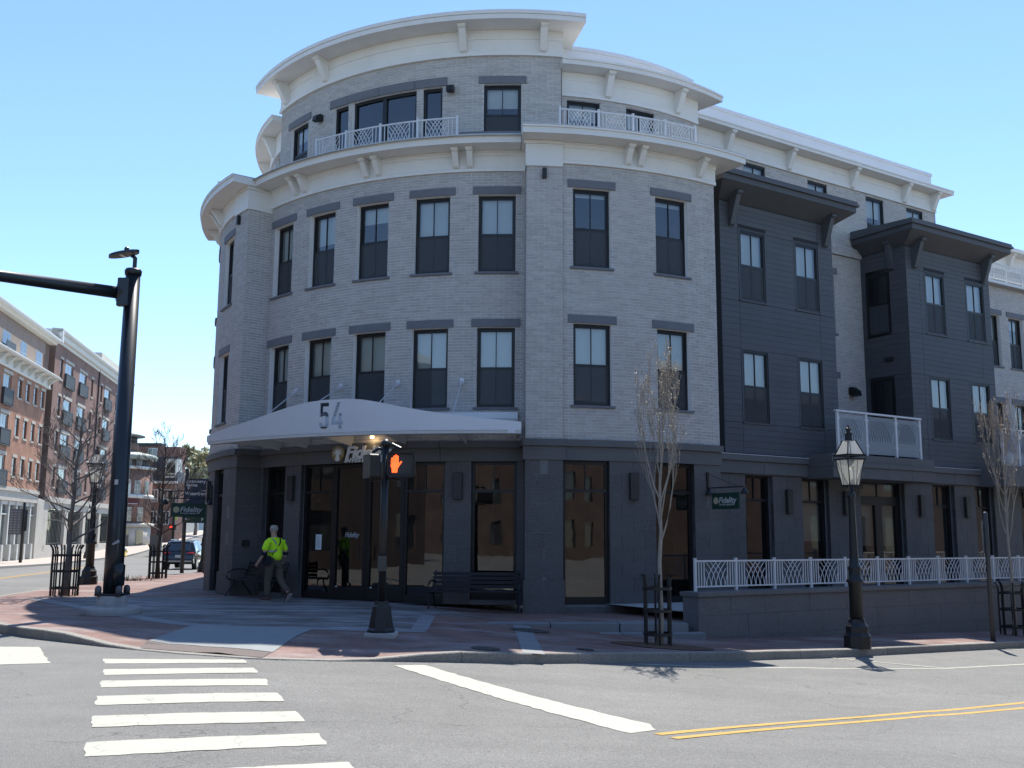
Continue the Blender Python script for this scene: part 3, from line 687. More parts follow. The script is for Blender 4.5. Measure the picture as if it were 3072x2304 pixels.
for a, b, h in ((-.118, 0, 1), (0, .118, -1)):
    o = shop_frame(a * 8.8 + .004, b * 8.8 - .004, -1.59, 1.72, 'entrance_door', tf=-.13, kick=.30, transom=False, f=.10)
    x = (b * 8.8 - .16) if h > 0 else (a * 8.8 + .16); m = MB()
    q = [FC.p(x, -.13, -.62), FC.p(x, -.05, -.62), FC.p(x + .0, -.05, -.30), FC.p(x, -.13, -.30)]
    m.tube(q, .014, 8); m.build('door_handle', M_IRON(), o)
    if h > 0:
        tm = text_mb('Fidelity', .17, .001, .25, .003, spacing=.9); tm.v = [FC.p(a * 8.8 + .36 + v[0], -.172 + v[2], -.08 + v[1]) for v in tm.v]; tm.build('door_lettering', pm('frosted_film', (.35, .37, .37), .7), o)
    m = MB(); fbox(m, FC, a * 8.8 + .14, a * 8.8 + .20, -.13, -.125, -1.30, -1.27); m.build('door_stop', M_ALU(), o)
# notice in the left sidelight
m = MB(); fquad(m, FC, -1.66, -1.45, -.178, -.40, -.02); o = m.build('paper_notice', pm('paper', (.62, .66, .66), .8, .04), BLD)
m = MB()
for k in range(6): fquad(m, FC, -1.63, -1.48 + random.uniform(-.06, 0), -.1765, -.34 + k * .05, -.325 + k * .05)
m.build('notice_print', pm('print_ink', (.25, .3, .32), .8), o)
# wall lights: tall dark boxes on the piers
def wall_light(F, s, z0, z1, w=.22): 
    m = MB(); fbox(m, F, s - w / 2, s + w / 2, .002, .11, z0, z1); m.build('wall_light', pm('bronze', (.03, .03, .028), .45, .1), BLD, bevel=.012)
for a in (-.276, .276): wall_light(FC, a * 8.8, .83, 1.47)
for sg in (1, -1): wall_light(FF if sg > 0 else Mirror(FF), sg * .731 * 9.44, .83, 1.47)
# fixtures on the brick
for F, s, z in ((F4, -.29 * K4, 11.52), (F4, .222 * K4, 11.56)):
    m = MB(); extr(m, F, s, .16, [(0, z), (.1, z + .02), (.24, z - .06), (.27, z - .2), (.16, z - .22), (.0, z - .16)]); m.build('shaded_light', M_IRON(), BLD)
for F, s in ((FP, .50 * 9.5), (Mirror(FP), -.515 * 9.5)):
    m = MB(); fbox(m, F, s - .05, s + .05, .002, .1, 8.55, 8.8); m.build('sconce', M_IRON(), BLD)
m = MB(); extr(m, WBR, 25.95, .22, [(0, 4.7), (.12, 4.72), (.3, 4.58), (.34, 4.42), (.1, 4.42), (0, 4.5)]); m.build('shaded_light', M_IRON(), BLD)
m = MB(); fbox(m, FS, .8, 1.1, .017, .1, 5.5, 5.62); m.build('vent_hood', M_IRON(), BLD)
R = Pln((CX + 9.5 * sin(-APIL - PHI), CY - 9.5 * cos(-APIL - PHI)), atan2(cos(-APIL - PHI), -sin(-APIL - PHI)))
m = MB(); fbox(m, R, .25, .43, .012, .09, -.33, -.18); m.build('outlet_box', M_IRON(), BLD)

# ---- wing ground floor
opW = [(19.38, 20.42), (21.55, 22.65), (23.98, 26.0), (27.33, 28.46), (29.53, 30.56), (32.0, 33.1), (34.5, 35.6)]
ops = [(a, b, -1.55, 1.62) for a, b in opW]
stone_wall(WS, 17.6, 37, -2.3, 1.64, ops)
band(WS, 18.35, 21.73, (1.645, 1.975, 2.135), t=.05, n=2); band(WS, 26.24, 37, (1.645, 1.975, 2.135), t=.05, n=5)
m = MB(); fbox(m, WS, 17.6, 18.34, -.2, -.02, 1.645, 2.1); m.build('stone_panel', M_BAND(), BLD)
m = MB(); fbox(m, WS, 18.35, 21.73, -.1, .155, 2.139, 2.152); fbox(m, WS, 26.24, 37, -.1, .155, 2.139, 2.152); m.build('band_flashing', M_ALU(), BLD)
for i, (a, b) in enumerate(opW):
    m = MB(); tf = -.18; f = .07; c, d = -1.55, 1.62
    fbox(m, WS, a, a + f, tf - .1, tf, c, d); fbox(m, WS, b - f, b, tf - .1, tf, c, d); fbox(m, WS, a + f, b - f, tf - .1, tf, d - f, d); fbox(m, WS, a + f, b - f, tf - .1, tf, c, c + .2)
    zt = .93; fbox(m, WS, a + f, b - f, tf - .1, tf, zt, zt + (.07 if i != 2 else .26)); mid = (a + b) / 2
    fbox(m, WS, mid - .012, mid + .012, tf - .06, tf - .02, zt + .07, d - f)
    if i == 2:
        fbox(m, WS, mid - .15, mid + .15, tf - .1, tf, c, zt); fbox(m, WS, a + f, a + .2, tf - .1, tf, c, zt); fbox(m, WS, b - .2, b - f, tf - .1, tf, c, zt)
    o = m.build('shop_window' if i != 2 else 'glazed_double_door', M_BLACK(), BLD)
    for y0, y1 in ((c + .2, zt), (zt + .07, d - f)):
        q = MB(); fquad(q, WS, a + f, b - f, tf - .05, y0, y1); q.build('pane', G_SHOP(), o)
    if i in (1, 2):
        q = MB(); fquad(q, WS, a + f, b - f, tf - .16, -.12 if i == 1 else -.25, d - f); q.build('roller_blind', pm('roller_blind', (.62, .62, .55), .85, .04), o)
for u in (20.98, 23.3, 26.72, 29.0): wall_light(WS, u, .62, 1.27, .21)
# balcony slab with glass guard
WG = Wing(18.15)
for k, (a, b) in enumerate(((21.75, 22.9), (22.9, 24.05), (24.05, 25.15), (25.15, 26.22))):
    for z0, z1, t in ((1.60, 1.90, 0), (1.905, 2.03, .04), (2.035, 2.25, -.03)):
        m = MB(); fbox(m, WG, a + .004, b - .004, -1.1, t, z0, z1); m.build('balcony_panel', M_BAND(), BLD)
def glass_guard(F, us, z0, z1):
    o = MB()
    for u in (us[0], us[-1]): pass
    fbox(o, F, us[0] - .08, us[-1] + .06, -.06, .03, z1 - .05, z1); g = o.build('glass_guard', M_RAIL(), BLD)
    for u in us: m = MB(); fbox(m, F, u - .035, u + .035, -.05, .01, z0, z1 - .05); m.build('post', M_RAIL(), g)
    for a, b in zip(us, us[1:]):
        m = MB(); fquad(m, F, a + .07, b - .07, -.02, z0 + .05, z1 - .1); m.build('glass_panel', frosted_mat(), g)
        m = MB()
        for z in (z0 + .25, z1 - .25):
            for x in (a + .045, b - .075): fbox(m, F, x, x + .03, -.05, .0, z, z + .06)
        m.build('clamps', M_ALU(), g)
        nn = 9; L = (b - a) - .3
        for q in range(nn):                                  # etched lattice film
            m = MB(); x0 = a + .15 + L * q / nn
            for sg in (1, -1):
                pts = []
                for k in range(7):
                    v = k / 6; x = x0 + sg * (v ** 2) * .32; 
                    if a + .1 < x < b - .1: pts.append(F.p(x, -.015, z0 + .42 + v * .58))
                if len(pts) > 2: m.tube(pts, .007, 4)
            if m.v: m.build('etched_arc', pm('etch', (.16, .18, .21), .7), g)
glass_guard(Wing(18.3), (22.2, 23.4, 24.7, 25.8), 2.26, 3.48)
glass_guard(Wing(18.3), (29.95, 30.85, 31.9, 32.9), 2.26, 3.45)
m = MB(); fbox(m, WG, 29.7, 33.2, -1.1, 0, 1.62, 2.26); m.build('balcony_panel', M_BAND(), BLD)
# plain left wing behind the corner
MW = Mirror(WB)
m = MB(); fbox(m, MW, -40, -18.7, -9, 0, -1.7, 9.3); m.build('side_wing', M_SIDING(), BLD)
m = MB(); fbox(m, MW, -31, -17, -9, -1.7, 9.3, 12.1); m.build('side_wing_attic', M_BRICK(), BLD)
# ================================================================== CANOPY over the entrance
HUMP = [(-4.46, 2.47), (-3.89, 2.55), (-3.06, 2.65), (-2.34, 2.75), (-1.70, 2.87), (-1.11, 2.98), (-.56, 3.06), (0, 3.092), (.45, 3.092), (.92, 3.055), (1.38, 2.97), (1.82, 2.875), (2.10, 2.815), (2.73, 2.71), (3.35, 2.63), (3.96, 2.56), (4.63, 2.50)]
def hump(s):
    for (a, x), (b, y) in zip(HUMP, HUMP[1:]):
        if s <= b: k = (s - a) / (b - a); k = k if 0 <= k <= 1 else max(0, min(1, k)); return x + (y - x) * k
    return HUMP[-1][1]
ZL = 2.312
cano = MB()
def fascia(s0, s1, n):
    vs = []; fs = []
    for i in range(n + 1):
        s = s0 + (s1 - s0) * i / n; z = hump(s)
        vs += [FCN.p(s, 0, ZL), FCN.p(s, 0, z), FCN.p(s, -.03, z), FCN.p(s, -.03, ZL)]
    for i in range(n):
        for k in range(4): fs.append((4 * i + k, 4 * i + 4 + k, 4 * i + 4 + (k + 1) % 4, 4 * i + (k + 1) % 4))
    cano.add(vs, fs)
fascia(-4.46, -.34, 26); fascia(.55, 4.63, 26)
# middle part with the house number cut out of it
DIG5 = [(-.215, 3.02), (.035, 3.02), (.035, 2.93), (-.125, 2.93), (-.125, 2.79), (-.10, 2.805), (-.03, 2.805), (.02, 2.77), (.04, 2.70), (.04, 2.50), (.02, 2.44), (-.04, 2.405), (-.14, 2.405), (-.20, 2.44), (-.222, 2.50), (-.222, 2.56), (-.13, 2.56), (-.13, 2.51), (-.115, 2.49), (-.07, 2.49), (-.055, 2.51), (-.055, 2.69), (-.07, 2.715), (-.115, 2.715), (-.135, 2.69), (-.215, 2.69)]
DIG4 = [(.262, 3.02), (.350, 3.02), (.205, 2.585), (.308, 2.585), (.308, 2.76), (.395, 2.76), (.395, 2.585), (.432, 2.585), (.432, 2.497), (.395, 2.497), (.395, 2.405), (.308, 2.405), (.308, 2.497), (.115, 2.497), (.115, 2.575)]
cu = bpy.data.curves.new('plate', 'CURVE'); cu.dimensions = '2D'; cu.fill_mode = 'BOTH'; cu.extrude = .015
top = [(-.34 + .89 * i / 12, hump(-.34 + .89 * i / 12)) for i in range(13)]
for loop in ([(-.34, ZL), (.55, ZL)] + top[::-1], DIG5, DIG4):
    sp = cu.splines.new('POLY'); sp.points.add(len(loop) - 1); sp.use_cyclic_u = True
    for q, (x, z) in zip(sp.points, loop): q.co = (x, z, 0, 1)
ob = bpy.data.objects.new('plate', cu); me = bpy.data.meshes.new_from_object(ob)
cano.add([FCN.p(v.co.x, v.co.z - .015, v.co.y) for v in me.vertices], [tuple(p.vertices) for p in me.polygons])
bpy.data.objects.remove(ob); bpy.data.curves.remove(cu)
CAN = cano.build('canopy', M_ALU(), BLD)
m = MB(); fbox(m, FCN, -4.40, 4.63, -.16, .0, 2.238, 2.306); m.build('canopy_lip', pm('lip_metal', (.52, .51, .48), .5, .05), CAN)
m = MB(); fbox(m, FCN, -4.44, 4.63, -.16, -.10, 2.31, 2.42); m.build('front_beam', M_ALU(), CAN)
for a in (-.42, -.33, -.205, -.042, .127, .298, .436):
    m = MB(); R = 10.5
    s = a * R; zt = 2.40
    m.add([FCN.p(s - .03, -.10, 2.31), FCN.p(s + .03, -.10, 2.31), FCN.p(s + .03, -.10, zt), FCN.p(s - .03, -.10, zt), FCN.p(s - .026, -1.69, 2.14 if abs(a) < .4 else 2.30), FCN.p(s + .026, -1.69, 2.14 if abs(a) < .4 else 2.30), FCN.p(s + .026, -1.69, 2.46), FCN.p(s - .026, -1.69, 2.46)],
          [(0, 3, 2, 1), (4, 5, 6, 7), (0, 1, 5, 4), (1, 2, 6, 5), (2, 3, 7, 6), (3, 0, 4, 7)])
    m.build('canopy_fin', pm('lip_metal', (.52, .51, .48)), CAN)
m = MB(); fbox(m, Cyl(8.98), -.43 * 8.98, .437 * 8.98, -.16, 0, 2.74, 2.90); m.build('rear_ledger', M_ALU(), CAN)
for a0, a1 in zip((-.42, -.33, -.205, -.042, .127, .298), (-.33, -.205, -.042, .127, .298, .436)):
    m = MB(); n = 3
    for i in range(n):
        x = a0 + (a1 - a0) * i / n; y = a0 + (a1 - a0) * (i + 1) / n
        m.add([FCN.p(x * 10.5 + .03 * (i == 0), -.05, 2.43), FCN.p(y * 10.5 - .03 * (i == n - 1), -.05, 2.43), Cyl(8.98).p(y * 8.98, 0, 2.76), Cyl(8.98).p(x * 8.98, 0, 2.76)], [(0, 1, 2, 3)])
    m.build('canopy_pane', glass_mat('canopy_glass', (.9, .93, .92), 1.0, .06), CAN)
for a, b in ((-.274, -.19), (-.09, -.03), (.098, .125), (.283, .292)):
    m = MB(); p0 = FC.p(a * 8.8, .02, 3.68); p1 = FCN.p(b * 10.5, -.05, hump(b * 10.5) - .02); m.tube([p0, p1], .013, 6)
    d = Vector(p1) - Vector(p0); m.tube([p0, Vector(p0) + d * .12], .028, 6); m.build('canopy_rod', M_ALU(), CAN)
    m = MB(); fbox(m, FC, a * 8.8 - .05, a * 8.8 + .05, .0, .03, 3.6, 3.76); m.build('rod_plate', M_ALU(), CAN)
m = MB(); fbox(m, FCN, 4.32, 4.50, -.02, .02, 2.24, 2.33); m.build('sprinkler_tag', M_ALU(), CAN)
# warm downlight under the canopy, above the sign
lp = FC.p(.03 * 8.8, .16, 2.33)
m = MB(); m.lathe([(.05, .05), (.055, .0), (.045, -.02)], 12, lp); o = m.build('downlight', emit_mat('warm_lamp', (1, .72, .38), 1.2), CAN)
ld = bpy.data.lights.new('canopy_lamp', 'POINT'); ld.energy = 1.0; ld.color = (1, .70, .36); ld.shadow_soft_size = .05
lo = bpy.data.objects.new('canopy_lamp', ld); COL.objects.link(lo); lo.location = (lp[0], lp[1], lp[2] - .06); lo.parent = BLD; lo.matrix_parent_inverse = Matrix.Translation([-c for c in BLD['_loc']])

# ================================================================== LETTERS ON THE STONE BAND
SIGN = empty('raised_sign', FC.p(0, .1, 1.75), 'raised white letters with a gold sunburst disc on the stone band over the entrance', 'sign')
FL_ = lambda s, t, z: FC.p(s, .105 + t, z)
def disc(mapf, s, z, r, t0, t1, name, mat, parent, n=28, ky=1.0):
    m = MB(); vs = [mapf(s + r * cos(2 * pi * k / n), t, z + ky * r * sin(2 * pi * k / n)) for t in (t0, t1) for k in range(n)]
    m.add(vs, [tuple(range(n, 2 * n))] + [(k, (k + 1) % n, n + (k + 1) % n, n + k) for k in range(n)]); return m.build(name, mat, parent)
GOLD = pm('gold_disc', (.30, .21, .07), .5, .15, 6)
LET = pm('sign_white', (.78, .78, .76), .5, .03)
def logo(mapf, s, z, r, parent, gold=GOLD, white=LET):
    disc(mapf, s, z, r, 0, .03, 'logo_disc', gold, parent)
    m = MB()
    for k in range(15):
        a = -pi * .12 + pi * 1.24 * k / 14; l = .92 if k % 2 == 0 else .75
        c0 = (s + r * .22 * cos(a), z + r * .05 + r * .22 * sin(a)); c1 = (s + r * l * cos(a), z + r * .05 + r * l * sin(a) * .95)
        px, pz = -sin(a) * r * .035, cos(a) * r * .035
        m.add([mapf(c0[0] - px * 1.5, .034, c0[1] - pz * 1.5), mapf(c1[0] - px * .4, .034, c1[1] - pz * .4), mapf(c1[0] + px * .4, .034, c1[1] + pz * .4), mapf(c0[0] + px * 1.5, .034, c0[1] + pz * 1.5)], [(0, 1, 2, 3)])
    m.add([mapf(s - r * .16, .036, z + r * .2), mapf(s - r * .42, .036, z - r * .85), mapf(s - r * .1, .036, z - r * 1.0), mapf(s + r * .32, .036, z - r * .92), mapf(s + r * .20, .036, z + r * .2), mapf(s, .036, z + r * .42)], [(0, 1, 2, 3, 4, 5)])
    m.build('logo_rays', white, parent)
logo(FL_, -.735, 1.975, .195, SIGN)
tm = fitx(text_mb('Fidelity', .40, .02, .22, .014, spacing=.92), -.50, .80); tm.v = [FL_(v[0], .02 + v[2], 1.855 + v[1]) for v in tm.v]; tm.build('letters', LET, SIGN)
tm = fitx(text_mb('INVESTMENTS', .135, .012, .22, .006, spacing=1.12), -.535, .62); tm.v = [FL_(v[0], .012 + v[2], 1.752 + v[1]) for v in tm.v]; tm.build('small_letters', LET, SIGN)

# ================================================================== LATTICE RAILINGS
def lattice_railing(F, posts, t, z0, z1, parent, mat=None, bal=2, dia=6, fin=.02, sub=True, wide=.05):
    """posts joined by rails; between them balusters and a lattice of crossing arcs"""
    mat = (mat or M_RAIL)()
    for u in posts:
        m = MB(); fbox(m, F, u - wide / 2, u + wide / 2, t - wide / 2, t + wide / 2, z0 - .06, z1 + .03); fbox(m, F, u - wide * .62, u + wide * .62, t - wide * .62, t + wide * .62, z1 + .03, z1 + .045); m.build('post', mat, parent)
    for a, b in zip(posts, posts[1:]):
        a += wide / 2; b -= wide / 2; m = MB(); fbox(m, F, a, b, t - .02, t + .02, z1 - .035, z1, .4); m.build('top_rail', mat, parent)
        m = MB(); fbox(m, F, a, b, t - .018, t + .018, z0 + .02, z0 + .05, .4); m.build('bottom_rail', mat, parent)
        zb, zt = z0 + .05, z1 - .035; W = b - a
        lo, hi = a + W * .20, b - W * .20
        for k in range(bal):
            for x in (a + (lo - a) * (k + 1) / bal, b - (b - hi) * (k + 1) / bal):
                m = MB(); fbox(m, F, x - .009, x + .009, t - .009, t + .009, zb, zt); m.build('baluster', mat, parent)
        for k in range(dia):
            x0 = lo + (hi - lo) * (k + .5) / dia
            for sg in (1, -1):
                pts = []
                for i in range(8):
                    v = i / 7; x = x0 + sg * (hi - lo) * .42 * v ** 1.9
                    if lo - .004 <= x <= hi + .004: pts.append(F.p(x, t + .004 * sg, zb + (zt - zb) * v))
                if len(pts) > 1:
                    m = MB(); m.tube(pts, fin / 2, 4); m.build('lattice_bar', mat, parent)
R1 = empty('terrace_railing', Cyl(9.0).p(0, 0, 9.7), 'pale curved lattice railing in front of the fourth-floor terrace doors', 'railing')
lattice_railing(Cyl(9.0), [s * 9.0 for s in (-.200, -.085, .032, .148, .263)], 0, 9.76, 10.36, R1, dia=6)
R2 = empty('terrace_railing', Cyl(9.7).p(6, 0, 9.7), 'pale curved lattice railing on the cornice right of the entrance axis', 'railing')
lattice_railing(Cyl(9.7), [s * 9.7 for s in (.537, .637, .73, .823, .918)], 0, 9.76, 10.28, R2, dia=6)
R3 = empty('terrace_railing', Wing(21.45).p(36, 0, 9.7), 'bright lattice railing on the far brick block at the right edge', 'railing')
lattice_railing(Wing(21.45), [33.9, 35.0, 36.1, 37.2, 38.3], 0, 9.78, 10.42, R3, dia=6)
R4 = empty('terrace_railing', Mirror(Cyl(9.7)).p(-7, 0, 9.7), 'short lattice railing beyond the left end of the curved cornice', 'railing')
lattice_railing(Mirror(Cyl(9.7)), [-s * 9.7 for s in (.80, .70)][::1], 0, 9.76, 10.28, R4, dia=4)
m = MB(); fbox(m, Mirror(Cyl(9.2)), -.70 * 9.2, -.56 * 9.2, -.35, 0, 9.70, 10.02); m.build('planter_kerb', M_LINTEL(), BLD)

# ================================================================== TERRACE in front of the wing
WT = Wing(15.6); U0 = 14.43
TW = empty('terrace_wall', WT.p(18, 0, -2.2), 'low dark granite retaining wall below the pale lattice railing', 'wall')
o = MB(); fbox(o, WT, U0, 44, -.47, -.012, -2.9, -1.17); core = o.build('wall_core', M_STONEJ(), TW)
TBL = []
nrow = 4; hz = [-2.9, -2.52, -2.07, -1.62, -1.235]
for k in range(4):
    x = U0 - .0; j = 0; 
    while x < 34:
        L = random.choice((1.0, 1.25, 1.4, .9)); y = min(34, x + L)
        m = MB(); fbox(m, WT, x + (.004 if j else -.006), y - .004, -.06, random.uniform(-.002, .002), hz[k] + .003, hz[k + 1] - .003); m.build('stone_block', pm('terrace_granite', (.115, .115, .115), .75, .2, 1.3, .45, 110, rnd=.05, speck=(60, (.19, .185, .18))), TW)
        x = y; j += 1
    FE = Pln(WT.p(U0, -.47, 0)[:2], atan2(-cos(AL), sin(AL)))
    m = MB(); fbox(m, FE, 0, .464, 0, .012, hz[k] + .003, hz[k + 1] - .003); m.build('stone_block', pm('terrace_granite', (.1, .1, .1)), TW)
m = MB(); x = U0 - .05
while x < 40:
    y = min(40, x + 2.4); m = MB(); fbox(m, WT, x + .003, y - .003, -.52, .05, -1.23, -1.145); m.build('cap_stone', pm('terrace_granite', (.1, .1, .1)), TW); x = y
TR = empty('terrace_railing', WT.p(18, -.2, -1.1), 'long pale lattice railing standing on the granite terrace wall', 'railing')
us = [U0 + .12 + 1.17 * k for k in range(21)]
lattice_railing(WT, us, -.22, -1.08, -.50, TR, dia=5, bal=3)
m = MB(); m.add([WT.p(U0, -.3, -1.56), WT.p(44, -.3, -1.56), WT.p(44, -3.6, -1.56), WT.p(U0, -3.6, -1.56)], [(0, 1, 2, 3)]); struct(m.build('terrace_floor', M_CONC()))
# ================================================================== GROUND, ROAD, PAVEMENTS
def cr(P, step=.6):
    out = []
    Q = [P[0]] + P + [P[-1]]
    for i in range(1, len(Q) - 2):
        p0, p1, p2, p3 = [Vector(q) for q in Q[i - 1:i + 3]]
        n = max(1, int((p2 - p1).length / step))
        n = min(n, 14)
        for k in range(n):
            t = k / n
            out.append(.5 * ((2 * p1) + (-p0 + p2) * t + (2 * p0 - 5 * p1 + 4 * p2 - p3) * t * t + (-p0 + 3 * p1 - 3 * p2 + p3) * t ** 3))
    out.append(Vector(Q[-2])); return out
def gsheet(xs, ys, zf, name, mat, off=0.0):
    m = MB(); nx = len(xs)
    m.v = [(x, y, zf(x, y) + off) for y in ys for x in xs]
    m.f = [(j * nx + i, j * nx + i + 1, (j + 1) * nx + i + 1, (j + 1) * nx + i) for j in range(len(ys) - 1) for i in range(nx - 1)]
    return m.build(name, mat, smooth=True)
def asphalt():
    m, t, b = _nodes('asphalt'); N = t.nodes.new; L = t.links.new
    tc = N('ShaderNodeTexCoord')
    def noise(sc, det, rough=.6, vec=None):
        n = N('ShaderNodeTexNoise'); n.inputs['Scale'].default_value = sc; n.inputs['Detail'].default_value = det; n.inputs['Roughness'].default_value = rough
        L(vec or tc.outputs['Object'], n.inputs['Vector']); return n.outputs['Fac']
    def rng(v, a, b_, c, d):
        r = N('ShaderNodeMapRange'); r.inputs[1].default_value = a; r.inputs[2].default_value = b_; r.inputs[3].default_value = c; r.inputs[4].default_value = d; L(v, r.inputs[0]); return r.outputs[0]
    def mul(a, b_):
        k = N('ShaderNodeMath'); k.operation = 'MULTIPLY'; L(a, k.inputs[0]); L(b_, k.inputs[1]); return k.outputs[0]
    v = mul(rng(noise(.22, 5), .3, .7, .86, 1.14), rng(noise(2.2, 6, .7), .3, .7, .92, 1.08))
    v = mul(v, rng(noise(26, 4, .8), .3, .7, .78, 1.24)); v = mul(v, rng(noise(80, 2, .7), .35, .75, .62, 1.75))
    mp = N('ShaderNodeMapping'); mp.inputs['Rotation'].default_value = (0, 0, -.55); mp.inputs['Scale'].default_value = (.12, 1.3, 1); L(tc.outputs['Object'], mp.inputs['Vector'])
    v = mul(v, rng(noise(1.2, 5, .6, mp.outputs[0]), .35, .7, .93, 1.06))
    vo = N('ShaderNodeTexVoronoi'); vo.feature = 'F1'; vo.inputs['Scale'].default_value = 2.1; vo.inputs['Randomness'].default_value = 1; L(tc.outputs['Object'], vo.inputs['Vector'])
    sp = rng(vo.outputs['Distance'], .018, .03, .25, 1.0); v = mul(v, sp)
    ve = N('ShaderNodeTexVoronoi'); ve.feature = 'DISTANCE_TO_EDGE'; ve.inputs['Scale'].default_value = .16
    dn = N('ShaderNodeTexNoise'); dn.inputs['Scale'].default_value = .9; dn.inputs['Detail'].default_value = 6; L(tc.outputs['Object'], dn.inputs['Vector'])
    va = N('ShaderNodeVectorMath'); va.operation = 'SCALE'; va.inputs['Scale'].default_value = 2.2; L(dn.outputs['Color'], va.inputs[0]); vb = N('ShaderNodeVectorMath'); L(tc.outputs['Object'], vb.inputs[0]); L(va.outputs[0], vb.inputs[1]); L(vb.outputs[0], ve.inputs['Vector'])
    v = mul(v, rng(ve.outputs['Distance'], .0008, .0022, .62, 1.0))
    sc = N('ShaderNodeVectorMath'); sc.operation = 'SCALE'; sc.inputs[0].default_value = (.136, .134, .126); L(v, sc.inputs['Scale']); L(sc.outputs[0], b.inputs['Base Color'])
    b.inputs['Roughness'].default_value = .82; b.inputs['Specular IOR Level'].default_value = .35
    bp = N('ShaderNodeBump'); bp.inputs['Strength'].default_value = .5; bp.inputs['Distance'].default_value = .008; L(noise(120, 3, .7), bp.inputs['Height']); L(bp.outputs[0], b.inputs['Normal'])
    return m
xs = [-900, -500, -250, -140, -90] + [-70 + 2 * k for k in range(20)] + [-30 + 1.0 * k for k in range(62)] + [34, 40, 50, 70, 110, 200, 400, 900]
ys = [-300, -120, -60, -30, -15] + [-8 + 1.0 * k for k in range(50)] + [44 + 3 * k for k in range(47)] + [200, 300, 500, 900, 1800]
struct(gsheet(xs, ys, road_z, 'road', asphalt()))
CURB = [(-27.0, 125), (-22, 96), (-18.4, 70), (-16.2, 56), (-15.0, 48.5), (-15.1, 42), (-14.6, 37.5), (-13.6, 31.5), (-13.2, 27.9), (-12.9, 25.5), (-12.2, 22.6), (-10.8, 20.0), (-8.97, 17.88), (-8.17, 17.18), (-7.19, 16.48), (-6.26, 15.82), (-4.82, 14.95), (-3.74, 14.48), (-2.54, 14.48), (-.71, 15.22), (.28, 15.70), (1.08, 16.31), (2.59, 17.44), (4.89, 18.88), (6.78, 20.08), (11.6, 23.31), (20, 28.7), (40, 41.5), (80, 67)]
CP = cr([(x, y) for x, y in CURB])
def curb_h(x, y):
    """kerb height: drops to the road at the crossing"""
    if y > 20: return .14
    k = ss(-7.6, -5.6, x) * (1 - ss(-2.4, -.6, x))
    return .14 * (1 - k) + .012
KC = Vector((-.4, 33.0))
def walk_z(p, e):
    x, y = p; h = road_z(x, y)
    return h
rows = []
ES = [.14, .5, 1.0, 1.6, 2.3, 3.2, 4.5, 6.5, 9.5, 14, 20]
mb = MB()
for p in CP:
    d = (KC - p); L = d.length; d.normalize(); hc = curb_h(p.x, p.y)
    for e in ES:
        e_ = min(e, L * .95); q = p + d * e_
        k = ss(0, 2.2, e); mb.v.append((q.x, q.y, road_z(q.x, q.y) + hc + (.14 - hc) * k))
nE = len(ES)
for i in range(len(CP) - 1):
    for j in range(nE - 1): mb.f.append((i * nE + j, i * nE + j + 1, (i + 1) * nE + j + 1, (i + 1) * nE + j))
PAV = brick_tex_mat('brick_pavers', (.205, .118, .095), (.165, .098, .082), (.12, .09, .08), 1.0, .20, .10, .006, .8, patch=(1.1, (.29, .25, .24), .8, (.5, 1.2, 1)), rot=.6)
struct(mb.build('pavement', PAV, smooth=True))
def walk(x, y):
    """height of the brick pavement at a point"""
    best = min(range(len(CP)), key=lambda i: (CP[i].x - x) ** 2 + (CP[i].y - y) ** 2); p = CP[best]
    e = (Vector((x, y)) - p).length; hc = curb_h(p.x, p.y); return road_z(x, y) + hc + (.14 - hc) * ss(0, 2.2, e)
# kerb stones
KB = struct(bpy.data.objects.new('kerb', None)); COL.objects.link(KB)
acc = 0; seg = [CP[0]]
def kerb_stone(pts):
    m = MB(); n = len(pts); vs = []
    for i, p in enumerate(pts):
        d = (pts[min(i + 1, n - 1)] - pts[max(i - 1, 0)]); d.normalize(); nin = Vector((-d.y, d.x))
        if (KC - p).dot(nin) < 0: nin = -nin
        z0 = road_z(p.x, p.y); h = curb_h(p.x, p.y)
        a = p; b = p + nin * .16
        vs += [(a.x, a.y, z0 - .1), (a.x, a.y, z0 + h - .012), (a.x + nin.x * .012, a.y + nin.y * .012, z0 + h + .003), (b.x, b.y, z0 + h + .005), (b.x, b.y, z0 - .1)]
    fs = [(5 * i + k, 5 * i + 5 + k, 5 * i + 6 + k, 5 * i + 1 + k) for i in range(n - 1) for k in range(4)]
    m.add(vs, fs + [(0, 1, 2, 3, 4), tuple(5 * (n - 1) + k for k in (4, 3, 2, 1, 0))]); m.build('kerb_stone', pm('kerb_granite', (.27, .255, .225), .85, .18, 2.2, .5, 40, rnd=.10, speck=(60, (.17, .16, .14))), KB)
for a, b in zip(CP, CP[1:]):
    L = (b - a).length; acc += L
    if acc > 2.1:
        q = a + (b - a) * (1 - min(1, .012 / L)); seg.append(q)
        if a.y < 62: kerb_stone(seg)
        seg = [b]; acc = 0
    else: seg.append(b)
# greyer plaza paving inside the granite arc
m = MB(); PL = cr([(-11.2, 24.8), (-9.5, 22.7), (-7.5, 20.2), (-5.95, 18.55), (-4.85, 17.93), (-3.41, 17.73), (-2.53, 17.78), (-1.7, 18.1), (-1.7, 19.5), (-1.75, 21.2), (-.9, 22.2)], .4)
for p in PL:
    for k in range(13):
        q = p + (Vector((-3.9, 26.5)) - p) * k / 12; m.v.append((q.x, q.y, walk(q.x, q.y) + .003))
m.f = [(13 * i + k, 13 * i + k + 1, 13 * i + 14 + k, 13 * i + 13 + k) for i in range(len(PL) - 1) for k in range(12)]
struct(m.build('plaza_paving', brick_tex_mat('plaza_pavers', (.15, .135, .13), (.12, .105, .10), (.10, .09, .085), 1.0, .20, .10, .006, .8, patch=(1.6, (.36, .36, .37), .9, (.35, 1.5, 1)), rot=.15), smooth=True))
